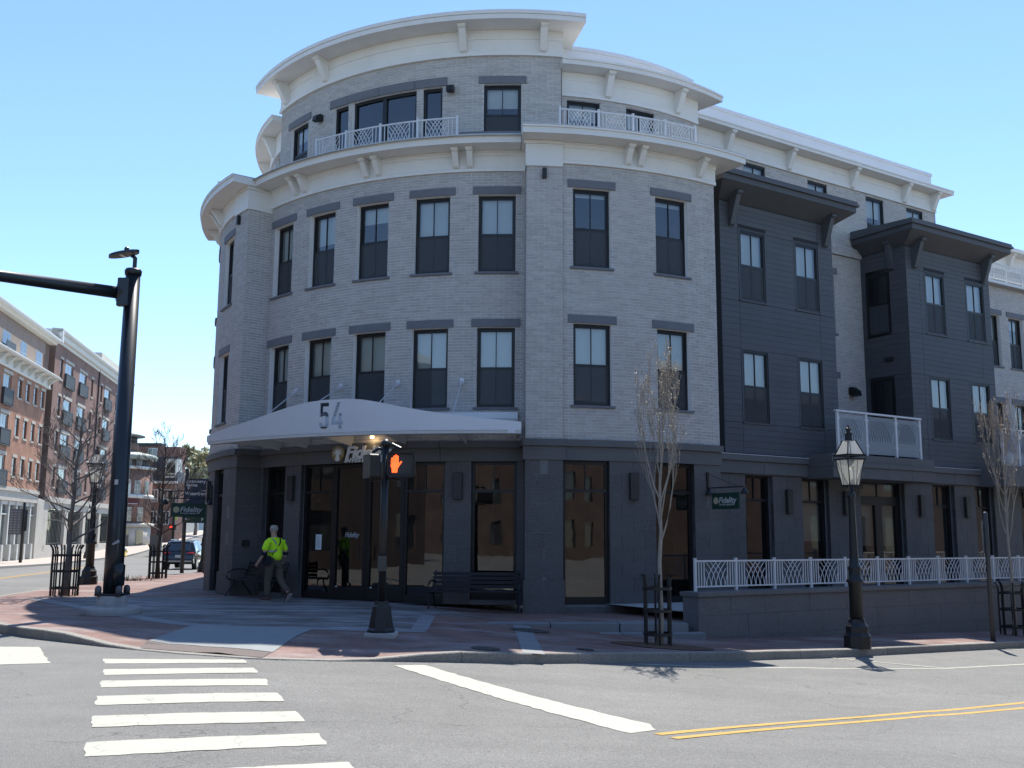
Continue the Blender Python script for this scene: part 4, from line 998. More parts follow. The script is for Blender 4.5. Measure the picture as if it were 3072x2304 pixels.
# granite strips, ramp panel and tactile paving let into the bricks
def strip(poly, wdt, name, mat, off=.004, n=10):
    P = cr(poly, .4) if len(poly) > 2 else [Vector(poly[0]).lerp(Vector(poly[1]), k / n) for k in range(n + 1)]
    m = MB()
    for i, p in enumerate(P):
        d = (P[min(i + 1, len(P) - 1)] - P[max(i - 1, 0)]); d.normalize(); nn = Vector((-d.y, d.x)) * wdt / 2
        for q in (p - nn, p + nn): m.v.append((q.x, q.y, walk(q.x, q.y) + off))
    m.f = [(2 * i, 2 * i + 2, 2 * i + 3, 2 * i + 1) for i in range(len(P) - 1)]
    return struct(m.build(name, mat))
STR = pm('paving_granite', (.21, .215, .22), .8, .12, 3, .2, 80)
strip([(-11.4, 24.6), (-9.6, 22.5), (-7.57, 20.05), (-5.99, 18.40), (-4.89, 17.78), (-3.41, 17.58), (-2.53, 17.63), (-1.5, 18.0)], .36, 'granite_strip', STR)
strip([(-1.62, 18.1), (-1.72, 21.3)], .30, 'granite_strip', STR, .006)
strip([(.12, 24.2), (.36, 15.75)], .34, 'granite_strip', STR, .005)
strip([(-10.6, 25.6), (-9.0, 24.2), (-7.6, 23.2), (-5, 22.2), (-1.7, 21.3)], .34, 'granite_strip', STR, .005)
def patch(corners, name, mat, off=.006, n=6, zf=None):
    m = MB(); A, B, C_, D = [Vector(c) for c in corners]; zf = zf or walk
    for j in range(n + 1):
        for i in range(n + 1):
            q = A.lerp(B, i / n).lerp(D.lerp(C_, i / n), j / n); m.v.append((q.x, q.y, zf(q.x, q.y) + off))
    m.f = [(j * (n + 1) + i, j * (n + 1) + i + 1, (j + 1) * (n + 1) + i + 1, (j + 1) * (n + 1) + i) for j in range(n) for i in range(n)]
    return struct(m.build(name, mat))
patch([(-5.69, 16.14), (-5.54, 18.05), (-3.37, 17.44), (-3.47, 15.0)], 'ramp_slab', pm('ramp_concrete', (.23, .245, .245), .85, .08, 2, .2, 60))
patch([(-5.66, 15.55), (-5.68, 16.1), (-3.49, 14.98), (-3.5, 14.50)], 'tactile_paving', pm('tactile', (.12, .095, .085), .8, .2, 30, .9, 26))
# entrance platform with two granite steps
def slab(poly, z, th, name, mat):
    m = MB(); n = len(poly); m.v = [(x, y, z) for x, y in poly] + [(x, y, z - th) for x, y in poly]
    m.f = [tuple(range(n))] + [(k, n + k, n + (k + 1) % n, (k + 1) % n) for k in range(n)]; return struct(m.build(name, mat))
slab([(-.6, 20.82), (3.45, 21.1), (3.95, 21.6), (6.0, 25.5), (2, 26), (-1.2, 23.6)], -.158, .6, 'entrance_platform', PAV)
STEP = struct(bpy.data.objects.new('steps', None)); COL.objects.link(STEP)
for (x0, y0, x1, y1, z, h, nb) in ((-.6, 20.5, 3.62, 20.78, -.155, .7, 3), (.55, 20.16, 3.90, 20.40, -.318, .6, 2)):
    for k in range(nb):
        a = Vector((x0, y0)).lerp(Vector((x1, y1)), k / nb + (.003 if k else 0)); b = Vector((x0, y0)).lerp(Vector((x1, y1)), (k + 1) / nb - (.003 if k < nb - 1 else 0)); nn = Vector((-(y1 - y0), x1 - x0)).normalized() * .36
        m = MB(); q = [(a.x, a.y), (b.x, b.y), (b.x + nn.x, b.y + nn.y), (a.x + nn.x, a.y + nn.y)]
        m.v = [(x, y, zz) for zz in (z - h, z) for x, y in q]; m.f = [(4, 5, 6, 7), (0, 1, 5, 4), (1, 2, 6, 5), (2, 3, 7, 6), (3, 0, 4, 7)]
        m.build('step_stone', pm('step_granite', (.20, .205, .21), .8, .12, 2, .3, 80, rnd=.06), STEP, bevel=.01)
# road markings
WP = pm('road_white', (.37, .365, .305), .75, .07, 5, .3, 60, stain=(5.0, (.27, .265, .24), (1, 1, 1), .45), crack=(1.6, .012, (.2, .19, .18), .6))
YP = pm('road_yellow', (.40, .24, .04), .75, .12, 6, .2, 60, stain=(9, (.28, .22, .12), (1, 1, 1), .55))
def ragged(poly, seedv, amp=.014, step=.12):
    rnd = random.Random(seedv); out = []
    for (a, b) in zip(poly, poly[1:] + poly[:1]):
        a = Vector(a); b = Vector(b); n = max(1, int((b - a).length / step)); d = (b - a).normalized(); nn = Vector((-d.y, d.x))
        for k in range(n): out.append(a.lerp(b, k / n) + nn * rnd.uniform(-amp, amp) * (k > 0))
    return out
def paint(poly, name, mat, off=.004, amp=.014, seedv=1, label=None):
    P = ragged(poly, seedv, amp); me = bpy.data.meshes.new(name); bm = bmesh.new()
    vs = [bm.verts.new((p.x, p.y, 0)) for p in P]; f = bm.faces.new(vs); bmesh.ops.triangulate(bm, faces=[f])
    bmesh.ops.subdivide_edges(bm, edges=[e for e in bm.edges if e.calc_length() > .5], cuts=2)
    for v in bm.verts: v.co.z = road_z(v.co.x, v.co.y) + off
    bmesh.ops.recalc_face_normals(bm, faces=bm.faces); 
    if bm.faces and sum(f.normal.z for f in bm.faces) < 0: bmesh.ops.reverse_faces(bm, faces=bm.faces)
    bm.to_mesh(me); bm.free(); return struct(place(name, me, mat))
XW = [[(-5.69, 14.34), (-3.72, 14.36), (-3.59, 14.02), (-5.46, 13.84)], [(-5.24, 13.27), (-3.37, 13.55), (-3.21, 13.09), (-5.03, 12.74)], [(-4.86, 12.27), (-2.98, 12.59), (-2.83, 12.07), (-4.67, 11.76)],
      [(-4.46, 11.14), (-2.61, 11.57), (-2.40, 11.02), (-4.23, 10.57)], [(-4.01, 9.97), (-2.16, 10.43), (-1.95, 9.88), (-3.79, 9.41)], [(-3.56, 8.75), (-1.71, 9.32), (-1.55, 8.82), (-3.35, 8.21)], [(-3.1, 7.55), (-1.26, 8.17), (-1.10, 7.66), (-2.9, 7.02)], [(-2.64, 6.4), (-.8, 7.0), (-.64, 6.5), (-2.45, 5.9)],
      [(-8.01, 15.74), (-7.22, 15.74), (-6.19, 13.84), (-6.78, 13.66)]]
for i, q in enumerate(XW): paint(q, 'crosswalk_stripe', WP, seedv=i, amp=.016)
paint([(-1.63, 14.36), (-1.21, 14.62), (1.42, 10.53), (1.43, 10.14), (1.15, 9.86)], 'stop_line', WP, seedv=20, amp=.02)
def line(a, b, wdt, name, mat, off=.004, sd=1):
    a = Vector(a); b = Vector(b); d = (b - a).normalized(); n = Vector((-d.y, d.x)) * wdt / 2
    return paint([tuple(a - n), tuple(b - n), tuple(b + n), tuple(a + n)], name, mat, off, .006, sd)
for k, (a, b) in enumerate((((1.40, 9.86), (7.2, 14.56)), ((1.52, 9.66), (7.06, 14.03)))):
    a = Vector(a); b = Vector(b); line(tuple(a), tuple(a + (b - a) * 2.6), .105, 'centre_line', YP, sd=30 + k)
line((2.1, 16.86), (6.1, 18.09), .075, 'parking_line', WP, sd=41); line((6.1, 18.09), (7.85, 18.62), .075, 'parking_line', WP, sd=42); line((7.85, 18.62), (12.5, 21.45), .085, 'parking_line', WP, sd=43)
line((6.16, 19.62), (7.87, 18.66), .08, 'parking_line', WP, .006, sd=44); line((10.9, 23.0), (13.5, 21.9), .08, 'parking_line', WP, .006, sd=45)
for k, off in enumerate((-.12, .12)): line((-16.0 + off, 23), (-27.2 + off, 65), .11, 'centre_line', YP, sd=50 + k)
# manhole covers
def cover(x, y, r, label):
    m = MB(); n = 24; z = walk(x, y) + .004; m.v = [(x + r * cos(2 * pi * k / n), y + r * sin(2 * pi * k / n), walk(x + r * cos(2 * pi * k / n), y + r * sin(2 * pi * k / n)) + .012) for k in range(n)]; m.f = [tuple(range(n))]
    m2 = MB(); o = m.build('manhole_cover', pm('cast_iron', (.06, .055, .05), .7, .3, 20, .8, 40)); tag(o, label, 'manhole cover'); return o
cover(.38, 19.6, .38, 'round iron manhole cover on the granite paving strip'); cover(-.38, 15.9, .23, 'small round cover in the bricks by the kerb below the signal'); cover(1.24, 16.95, .15, 'smallest round cover in the bricks near the young tree')
# ================================================================== STREET LAMPS
GLAMP = lantern_mat()
def lamp_parts(root, H=4.45):
    """post-top gas lantern on a fluted tapered post, built round the origin"""
    k = H / 4.45
    m = MB(); m.lathe([(.27, 0), (.27, .24), (.245, .27), (.225, .30), (.225, .42), (.20, .45), (.17, .50), (.155, .56)], 8); m.build('base', M_IRON(), root, world=False)
    m = MB()
    prof = [(.13, .50), (.125, 1.25), (.17, 1.28), (.17, 1.33), (.13, 1.36), (.12, 1.50), (.13, 1.54), (.13, 1.58), (.10, 1.61), (.085, 1.8), (.062, 2.85), (.062, 2.95), (.085, 2.98), (.085, 3.02), (.06, 3.05), (.05, 3.20)]
    m.lathe([(r, z * k) for r, z in prof], 14); m.build('post', M_IRON(), root, True, world=False)
    h0 = 3.20 * k
    def cage(m, w0, w1, z0, z1, r=.014):
        for sx in (-1, 1):
            for sy in (-1, 1): m.tube([(sx * w0, sy * w0, z0), (sx * w1, sy * w1, z1)], r, 4)
    m = MB(); cage(m, .115, .20, h0, h0 + .52); 
    for w, z, hh in ((.125, h0 - .02, .04), (.215, h0 + .52, .03), (.225, h0 + .60, .035)):
        for sx in (-1, 1):
            m.box(sx * w - .014, sx * w + .014, -w, w, z, z + hh); m.box(-w, w, sx * w - .014, sx * w + .014, z, z + hh)
    cage(m, .20, .09, h0 + .63, h0 + .93, .013); cage(m, .22, .22, h0 + .54, h0 + .62, .012)
    m.lathe([(.10, h0 + .92), (.075, h0 + .94), (.072, h0 + 1.05), (.092, h0 + 1.055), (.092, h0 + 1.07), (.05, h0 + 1.085), (.042, h0 + 1.12), (.055, h0 + 1.16), (.055, h0 + 1.175), (.02, h0 + 1.20), (.025, h0 + 1.225), (.008, h0 + 1.25)], 12)
    for sx, sy in ((1, 0), (-1, 0), (0, 1), (0, -1)): m.tube([(sx * .05, sy * .05, h0 - .13), (sx * .15, sy * .15, h0 - .06), (sx * .17, sy * .17, h0), (sx * .245, sy * .245, h0 + .55)], .007, 4)
    L = m.build('lantern', M_IRON(), root, world=False)
    for a in range(4):
        c, s = cos(a * pi / 2), sin(a * pi / 2)
        def rot(x, y, z): return (x * c - y * s, x * s + y * c, z)
        m = MB(); m.add([rot(-.112, -.112, h0 + .02), rot(.112, -.112, h0 + .02), rot(.198, -.198, h0 + .52), rot(-.198, -.198, h0 + .52)], [(0, 1, 2, 3)]); m.build('lantern_pane', GLAMP, L, world=False)
        m = MB(); m.add([rot(-.195, -.195, h0 + .64), rot(.195, -.195, h0 + .64), rot(.088, -.088, h0 + .92), rot(-.088, -.088, h0 + .92)], [(0, 1, 2, 3)]); m.build('roof_pane', GLAMP, L, world=False)
    m = MB(); m.lathe([(.035, h0 + .02), (.035, h0 + .15), (.05, h0 + .2), (.05, h0 + .30), (.02, h0 + .36)], 10); m.build('burner', pm('porcelain', (.75, .72, .6), .4), L, True, world=False)
    return root
LG = 'black lantern street lamps'
LR = empty('street_lamp', (6.9, 20.35, -.57), 'black post-top lantern lamp standing at the kerb before the terrace railing', 'street lamp', LG, world=False, rz=.35); lamp_parts(LR)
for (x, y, z, lab, rz) in ((-13.39, 32.24, -.04, 'black lantern lamp between the caged bare tree and the thick signal pole', .2), (-14.75, 48.6, -.26, 'dark lamp post behind the wayfinding sign beside the parked car', .5),
                           (-34.2, 66.5, -.5, 'lantern lamp on the far pavement at the left edge', .1), (-35.2, 84, -.55, 'far lantern lamp against the barred windows behind the tree', .3), (-35.5, 92, -.6, 'small far lantern lamp next to the hydrant by the round bank', 0)):
    c = copy_tree(LR); c.location = (x, y, z); c.rotation_euler = (0, 0, rz); c['label'] = lab

# ================================================================== SIGNAL MAST
MA = empty('signal_mast', (-7.96, 20.35, -.01), 'thick black traffic signal mast with a long arm on a round concrete footing', 'signal mast')
bx, by = -7.96, 20.35
m = MB(); m.lathe([(.56, -.12), (.57, .10), (.55, .13), (.31, .14), (.30, .16), (.29, .33), (.28, .35)], 20, (bx, by, 0)); m.build('footing', M_CONC(), MA, True)
m = MB(); m.box(bx - .26, bx + .26, by - .26, by + .26, .35, .40); m.build('base_plate', M_IRON(), MA, bevel=.01)
for sx in (-1, 1):
    for sy in (-1, 1):
        m = MB(); m.lathe([(.065, .40), (.065, .48), (.055, .53), (.02, .555)], 10, (bx + sx * .205, by + sy * .205, 0)); m.build('bolt_cover', pm('grey_cast', (.10, .105, .105), .6), MA, True)
PBK = pm('mast_paint', (.014, .017, .02), .35, .15, 2, coat=.2)
m = MB(); m.lathe([(.185, .40), (.183, 1.2), (.148, 6.95)], 24, (bx, by, 0)); m.build('pole', PBK, MA, True)
m = MB(); m.lathe([(.165, 6.93), (.175, 7.02), (.15, 7.06)], 20, (bx, by, 0)); m.build('pole_cap', PBK, MA, True)
d = Vector((-.87, -.49, 0)).normalized(); az = 6.52
m = MB(); m.tube([(bx + d.x * .2, by + d.y * .2, az), (bx + d.x * 9, by + d.y * 9, az + .25)], [.13, .08], 16); m.build('mast_arm', PBK, MA, True)
m = MB(); m.tube([(bx + d.x * .12, by + d.y * .12, az), (bx + d.x * .30, by + d.y * .30, az)], .19, 8); m.build('arm_flange', PBK, MA)
m = MB(); m.box(bx - .22, bx + .02, by - .26, by - .12, az - .3, az + .3); m.build('arm_clamp', PBK, MA, bevel=.02)
m = MB(); m.tube([(bx + .02, by, 7.0), (bx + .02, by, 7.3), (bx - .05, by, 7.36)], .045, 8); m.build('lamp_bracket', PBK, MA)
m = MB(); hx = bx - .22
m.v = [(hx + .32 * cos(2 * pi * k / 16), by + .16 * sin(2 * pi * k / 16), z + .06 * cos(2 * pi * k / 16)) for z in (7.36, 7.42) for k in range(16)]; m.f = [tuple(range(15, -1, -1)), tuple(range(16, 32))] + [(k, (k + 1) % 16, 16 + (k + 1) % 16, 16 + k) for k in range(16)]
lm = m.build('lamp_head', PBK, MA)
m = MB(); m.box(hx - .15, hx + .02, by - .09, by + .09, 7.347, 7.354); m.build('lamp_lens', pm('lens', (.55, .55, .52), .3), lm)
m = MB(); m.lathe([(.05, 7.42), (.05, 7.52), (.03, 7.54)], 10, (hx + .05, by, 0)); m.build('photocell', PBK, lm)
m = MB(); m.box(bx - .02, bx + .05, by - .21, by - .19, 2.55, 2.65); m.build('tag_plate', pm('tag', (.45, .44, .42), .5), MA)
for k in range(3):
    m = MB(); m.box(bx + .02 + k * .04, bx + .06 + k * .045, by - .215, by - .20, 1.35 + .02 * k, 1.39 + .03 * k); m.build('sticker_scrap', pm('scrap', (.38, .38, .38), .8), MA)
m = MB(); m.lathe([(.12, .55), (.12, .95), (.05, 1.0)], 10, (bx + .13, by - .08, 0)); m.build('hand_hole_cover', PBK, MA, True)

# ================================================================== PEDESTRIAN SIGNAL
px, py = -2.13, 16.85; pz = walk(px, py)
PS = empty('pedestrian_signal', (px, py, pz), 'black pedestrian signal post showing an orange hand in front of the entrance', 'pedestrian signal')
m = MB(); m.lathe([(.36, -.1), (.35, .05), (.33, .06)], 4, (px, py, pz)); m.build('concrete_pad', M_CONC(), PS)
m = MB(); m.lathe([(.235, .05), (.235, .10), (.21, .13), (.15, .48), (.13, .50), (.12, .56)], 8, (px, py, pz)); m.build('post_base', M_IRON(), PS)
m = MB(); m.lathe([(.062, .5), (.062, 3.12)], 14, (px, py, pz)); m.build('post', M_IRON(), PS, True)
FH = Pln((px + .285, py - .12), .06); FH.zz = 0
def rrect(x0, x1, z0, z1, r, n=5):
    P = []
    for cx, cz, a0 in ((x1 - r, z1 - r, 0), (x0 + r, z1 - r, pi / 2), (x0 + r, z0 + r, pi), (x1 - r, z0 + r, 1.5 * pi)):
        for k in range(n + 1): a = a0 + pi / 2 * k / n; P.append((cx + r * cos(a), cz + r * sin(a)))
    return P
def prism(F, P, t0, t1):
    m = MB(); n = len(P); m.v = [F.p(x, t, z) for t in (t0, t1) for x, z in P]
    m.f = [tuple(range(n - 1, -1, -1)), tuple(range(n, 2 * n))] + [(k, (k + 1) % n, n + (k + 1) % n, n + k) for k in range(n)]; return m
hz0, hz1 = 2.545, 2.955
hd = prism(FH, rrect(-.23, .23, hz0, hz1, .06), -.12, .02).build('signal_head', pm('signal_housing', (.012, .012, .012), .45), PS)
R_ = MB(); n0 = rrect(-.235, .235, hz0 - .005, hz1 + .005, .065); n1 = rrect(-.21, .21, hz0 + .02, hz1 - .02, .05); nn = len(n0)
R_.v = [FH.p(x, .10, z) for x, z in n0] + [FH.p(x, .10, z) for x, z in n1] + [FH.p(x, .015, z) for x, z in n0] + [FH.p(x, .015, z) for x, z in n1]
for k in range(nn): j = (k + 1) % nn; R_.f += [(k, j, nn + j, nn + k), (k, 2 * nn + k, 2 * nn + j, j), (nn + k, nn + j, 3 * nn + j, 3 * nn + k)]
R_.build('visor', pm('signal_housing', (.012, .012, .012)), hd)
prism(FH, rrect(-.205, .205, hz0 + .025, hz1 - .025, .04), .018, .024).build('lens', pm('signal_lens', (.035, .035, .034), .5, .1, 40), hd)
# raised hand symbol: palm and five fingers, unequal
HAND = MB()
def fpoly(P, t=.030): 
    n = len(P); HAND.add([FH.p(x, t, z) for x, z in P], [tuple(range(n))])
hx0, hz_ = -.175, hz0 + .07
S_ = .305
def hp(P): fpoly([(hx0 + x * S_, hz_ + z * S_) for x, z in P])
hp([(.07, 0), (.36, 0), (.38, .22), (.46, .38), (.44, .58), (.02, .58), (.0, .34), (.06, .22)])
for x0, x1, zt, lean in ((.0, .095, .83, .03), (.115, .21, .93, .02), (.225, .32, .99, .01), (.335, .43, .93, -.01)):
    hp([(x0, .575), (x1, .575), (x1 + lean, zt - .03), (x1 + lean - .03, zt), (x0 + lean + .03, zt), (x0 + lean, zt - .03)])
hp([(.39, .24), (.46, .36), (.62, .60), (.58, .64), (.54, .63), (.44, .50), (.40, .42)])
HAND.build('hand_symbol', emit_mat('orange_hand', (1.0, .10, .018), 1.1), hd)
FB = Pln((px - .235, py - .02), -1.15); FB.zz = 0
hb = prism(FB, rrect(-.22, .22, hz0 - .02, hz1 - .03, .05), -.10, .08).build('signal_head', pm('signal_housing', (.012, .012, .012)), PS)
hb['label'] = 'signal head turned sideways'
m = MB(); m.tube([(px, py, 3.06), (px + .12, py - .03, 3.10), (px + .27, py - .12, 3.02)], .028, 8); m.tube([(px, py, 3.0), (px - .12, py, 3.03), (px - .22, py, 2.96)], .028, 8)
m.tube([(px, py, 2.52), (px + .28, py - .12, 2.50), (px + .28, py - .12, 2.56)], .018, 6); m.tube([(px, py, 2.52), (px - .23, py, 2.48), (px - .23, py, 2.53)], .018, 6); m.build('signal_bracket', M_IRON(), PS)
m = MB(); m.lathe([(.085, 3.08), (.085, 3.13), (.03, 3.19)], 12, (px, py, 0)); m.build('post_cap', M_IRON(), PS, True)
m = MB(); m.box(px - .07, px + .07, py - .10, py - .05, pz + 1.05, pz + 1.30); m.build('push_button', pm('button_box', (.05, .05, .05), .5), PS)

# ================================================================== BENCHES
def bench(F, s, t, z, L, label):
    """slatted bench with curved back, cast end frames; faces outwards along F"""
    B = empty('bench', F.p(s, t, z), label, 'bench', 'dark slatted benches by the entrance')
    a, b = s - L / 2, s + L / 2; M = pm('bench_paint', (.012, .014, .02), .5, .1, 5)
    def sl(t0, t1, z0, z1, n): m = MB(); fbox(m, F, a, b, t + t0, t + t1, z + z0, z + z1, .6); m.build(n, M, B)
    for k in range(6): sl(-.10 + k * .085, -.03 + k * .085, .425 + (.012 if k in (0, 5) else 0), .45 + (.012 if k == 5 else 0), 'seat_slat')
    for k in range(4): sl(-.16 - k * .035, -.135 - k * .035, .50 + k * .095, .575 + k * .095, 'back_slat')
    for q in (a + .05, b - .05):
        m = MB(); 
        def tb(P, r=.022): m.tube([F.p(q, t + x, z + y) for x, y in P], r, 6)
        tb([(-.26, .90), (-.19, .62), (-.12, .44), (.36, .42)]); m.build('end_frame', M, B)
        m = MB(); tb([(-.32, 0), (-.24, .10), (-.10, .27), (-.02, .42)]); m.build('leg', M, B)
        m = MB(); tb([(.42, 0), (.34, .12), (.22, .28), (.18, .42)]); m.build('leg', M, B)
        m = MB(); tb([(-.20, .64), (.0, .68), (.22, .67), (.36, .60), (.40, .50), (.34, .43)], .02); m.build('armrest', M, B)
    return B
FB_ = Cyl(8.8)
bench(FB_, -.335 * 8.8, .55, -1.60, 1.75, 'dark slatted bench behind the walking person at the left pier')
bench(FB_, .335 * 8.8, .62, -1.72, 1.95, 'dark slatted bench below the shop window right of the doors')

# ================================================================== BLADE SIGNS
GRN = pm('sign_green', (.012, .045, .030), .5, .06); 
def blade(F, s, z, label, mirror=False, w=.92):
    S = empty('blade_sign', F.p(s, .1, z), label, 'sign')
    m = MB(); fbox(m, F, s - .03, s + .03, .0, .04, z + .10, z + .52); m.build('wall_plate', M_IRON(), S)
    m = MB(); m.tube([F.p(s, .02, z + .13), F.p(s, w + .32, z + .13)], .016, 6); m.tube([F.p(s, .03, z + .48), F.p(s, w + .1, z + .15)], .006, 4)
    for q in (.25, w + .02): m.tube([F.p(s, q, z + .13), F.p(s, q, z)], .006, 4)
    m.build('bracket', M_IRON(), S)
    for q in (.05, w + .34):
        m = MB(); c = F.p(s + (.02 if not mirror else -.02), q, z + .02); m.lathe([(.10, -.06), (.085, -.02), (.045, .05), (.02, .09)], 10, c); m.build('gooseneck_lamp', M_IRON(), S, True)
    t0, t1, z0, z1 = .18, .18 + w, z - .385, z
    m = MB(); fbox(m, F, s - .02, s + .02, t0, t1, z0, z1); bd = m.build('sign_board', GRN, S)
    for side in (1, -1):
        # map text: local x runs left to right as read from that side
        def mp(x, dt, zz, side=side): return F.p(s + side * (.0215 + dt * .08), (t0 + x) if side < 0 else (t1 - x), z0 + zz)
        disc(mp, .14, .20, .085, 0, .02, 'logo_disc', pm('logo_pale', (.45, .40, .26), .5, .15, 8), bd)
        tm = fitx(text_mb('Fidelity', .19, .002, .22, .006), .24, w - .06); tm.v = [mp(v[0], .02, .145 + v[1]) for v in tm.v]; tm.build('letters', LET, bd)
        tm = fitx(text_mb('INVESTMENTS', .05, .002, .2, .002, spacing=1.3), .25, w - .15); tm.v = [mp(v[0], .02, .085 + v[1]) for v in tm.v]; tm.build('small_letters', LET, bd)
    return S
blade(FF, .955 * 9.44, 1.03, 'green hanging sign with white letters on the stone pier left of the terrace')
blade(Mirror(FF), -.69 * 9.44, .82, 'green hanging sign at the left corner of the building', True)

# ================================================================== WAYFINDING SIGN
wx, wy = -15.0, 46.4; wz = walk(wx, wy)
WF = empty('wayfinding_sign', (wx, wy, wz), 'blue and green wayfinding sign with arrows on two dark posts beside the car', 'sign')
FW = Pln((wx, wy), .22); FW.zz = wz
for u, h in ((-.05, 4.75), (.95, 2.6)):
    m = MB(); q = FW.p(u, -.1, 0); m.lathe([(.09, 0), (.085, h - FW.zz * 0), (.06, h + .05)], 12, (q[0], q[1], wz)); m.build('post', pm('sign_post', (.05, .055, .06), .5), WF, True)
BLU = pm('sign_blue', (.012, .030, .060), .5, .05); GR2 = pm('sign_dark_green', (.015, .05, .035), .5, .05)
def board(u0, u1, z0, z1, mat, lines, name='sign_panel'):
    m = MB(); fbox(m, FW, u0, u1, -.03, 0, z0, z1); o = m.build(name, mat, WF)
    for txt, x, z, sz in lines:
        tm = text_mb(txt, sz, .002, 0, .004); tm.v = [FW.p(u0 + x + v[0], .006 + v[2], z + v[1]) for v in tm.v]; tm.build('lettering', LET, o)
    return o
def arrow(o, u, z, r, ang):
    m = MB(); P = [(-.5, -.07), (.2, -.07), (.0, -.30), (.16, -.36), (.55, 0), (.16, .36), (.0, .30), (.2, .07), (-.5, .07)]
    m.add([FW.p(u + (x * cos(ang) - y * sin(ang)) * r, .006, z + (x * sin(ang) + y * cos(ang)) * r) for x, y in P], [tuple(range(9))]); m.build('arrow', LET, o)
o = board(-.12, .95, 3.78, 4.32, BLU, (('Strawbery', .05, 4.13, .21), ('Banke', .05, 3.96, .21))); arrow(o, .05, 3.86, .13, pi / 2)
o = board(-.14, .93, 3.18, 3.76, BLU, (('Waterfront', .05, 3.56, .21),)); arrow(o, .06, 3.36, .14, pi)
o = board(-.16, .93, 2.28, 2.60, GR2, (('P', .85, 2.38, .18),)); arrow(o, .05, 2.46, .15, pi)
board(-.16, .93, 2.62, 3.16, GR2, ())

# ================================================================== REGULATION SIGN ON THIN POLE at the right, edge-on
q = (10.9, 23.12); z = walk(*q)
TP = empty('sign_pole', (q[0], q[1], z), 'thin dark pole with a sign seen edge-on at the kerb on the right', 'sign pole')
m = MB(); m.lathe([(.055, 0), (.05, 2.85), (.03, 2.90)], 12, (*q, z)); m.build('pole', pm('sign_post', (.05, .055, .06)), TP, True)
FT = Pln(q, 1.15); FT.zz = z
m = MB(); fbox(m, FT, -.02, .42, -.085, -.06, 1.95, 2.65); m.build('sign_panel', pm('panel_back', (.12, .125, .13), .5), TP, bevel=.004)
m = MB(); fbox(m, FT, -.05, .10, -.062, -.045, 2.1, 2.16); fbox(m, FT, -.05, .10, -.062, -.045, 2.45, 2.51); m.build('clamp', M_IRON(), TP)
# sign board on the far left pavement
q = (-34.61, 71.5); z = road_z(*q) + .14
KS = empty('parking_board', (q[0], q[1], z), 'tall grey notice board on a dark pole across the street at the left edge', 'sign')
FK = Pln(q, .25); FK.zz = z
m = MB(); m.lathe([(.11, 0), (.09, 4.2), (.05, 4.25)], 10, (*q, z)); m.build('pole', M_IRON(), KS, True)
m = MB(); fbox(m, FK, -.95, -.10, -.1, 0, 1.95, 3.75); bd = m.build('notice_board', pm('board_grey', (.12, .12, .13), .6, .1), KS)
for i in range(9):
    for j in range(3):
        m = MB(); fquad(m, FK, -.88 + j * .25, -.72 + j * .25, .004, 2.08 + i * .18, 2.16 + i * .18); m.build('notice_label', pm('label_grey', (.24, .24, .26), .7), bd)
m = MB(); fbox(m, FK, .10, .24, -.08, 0, 2.2, 3.7); m.build('side_plate', M_IRON(), KS)

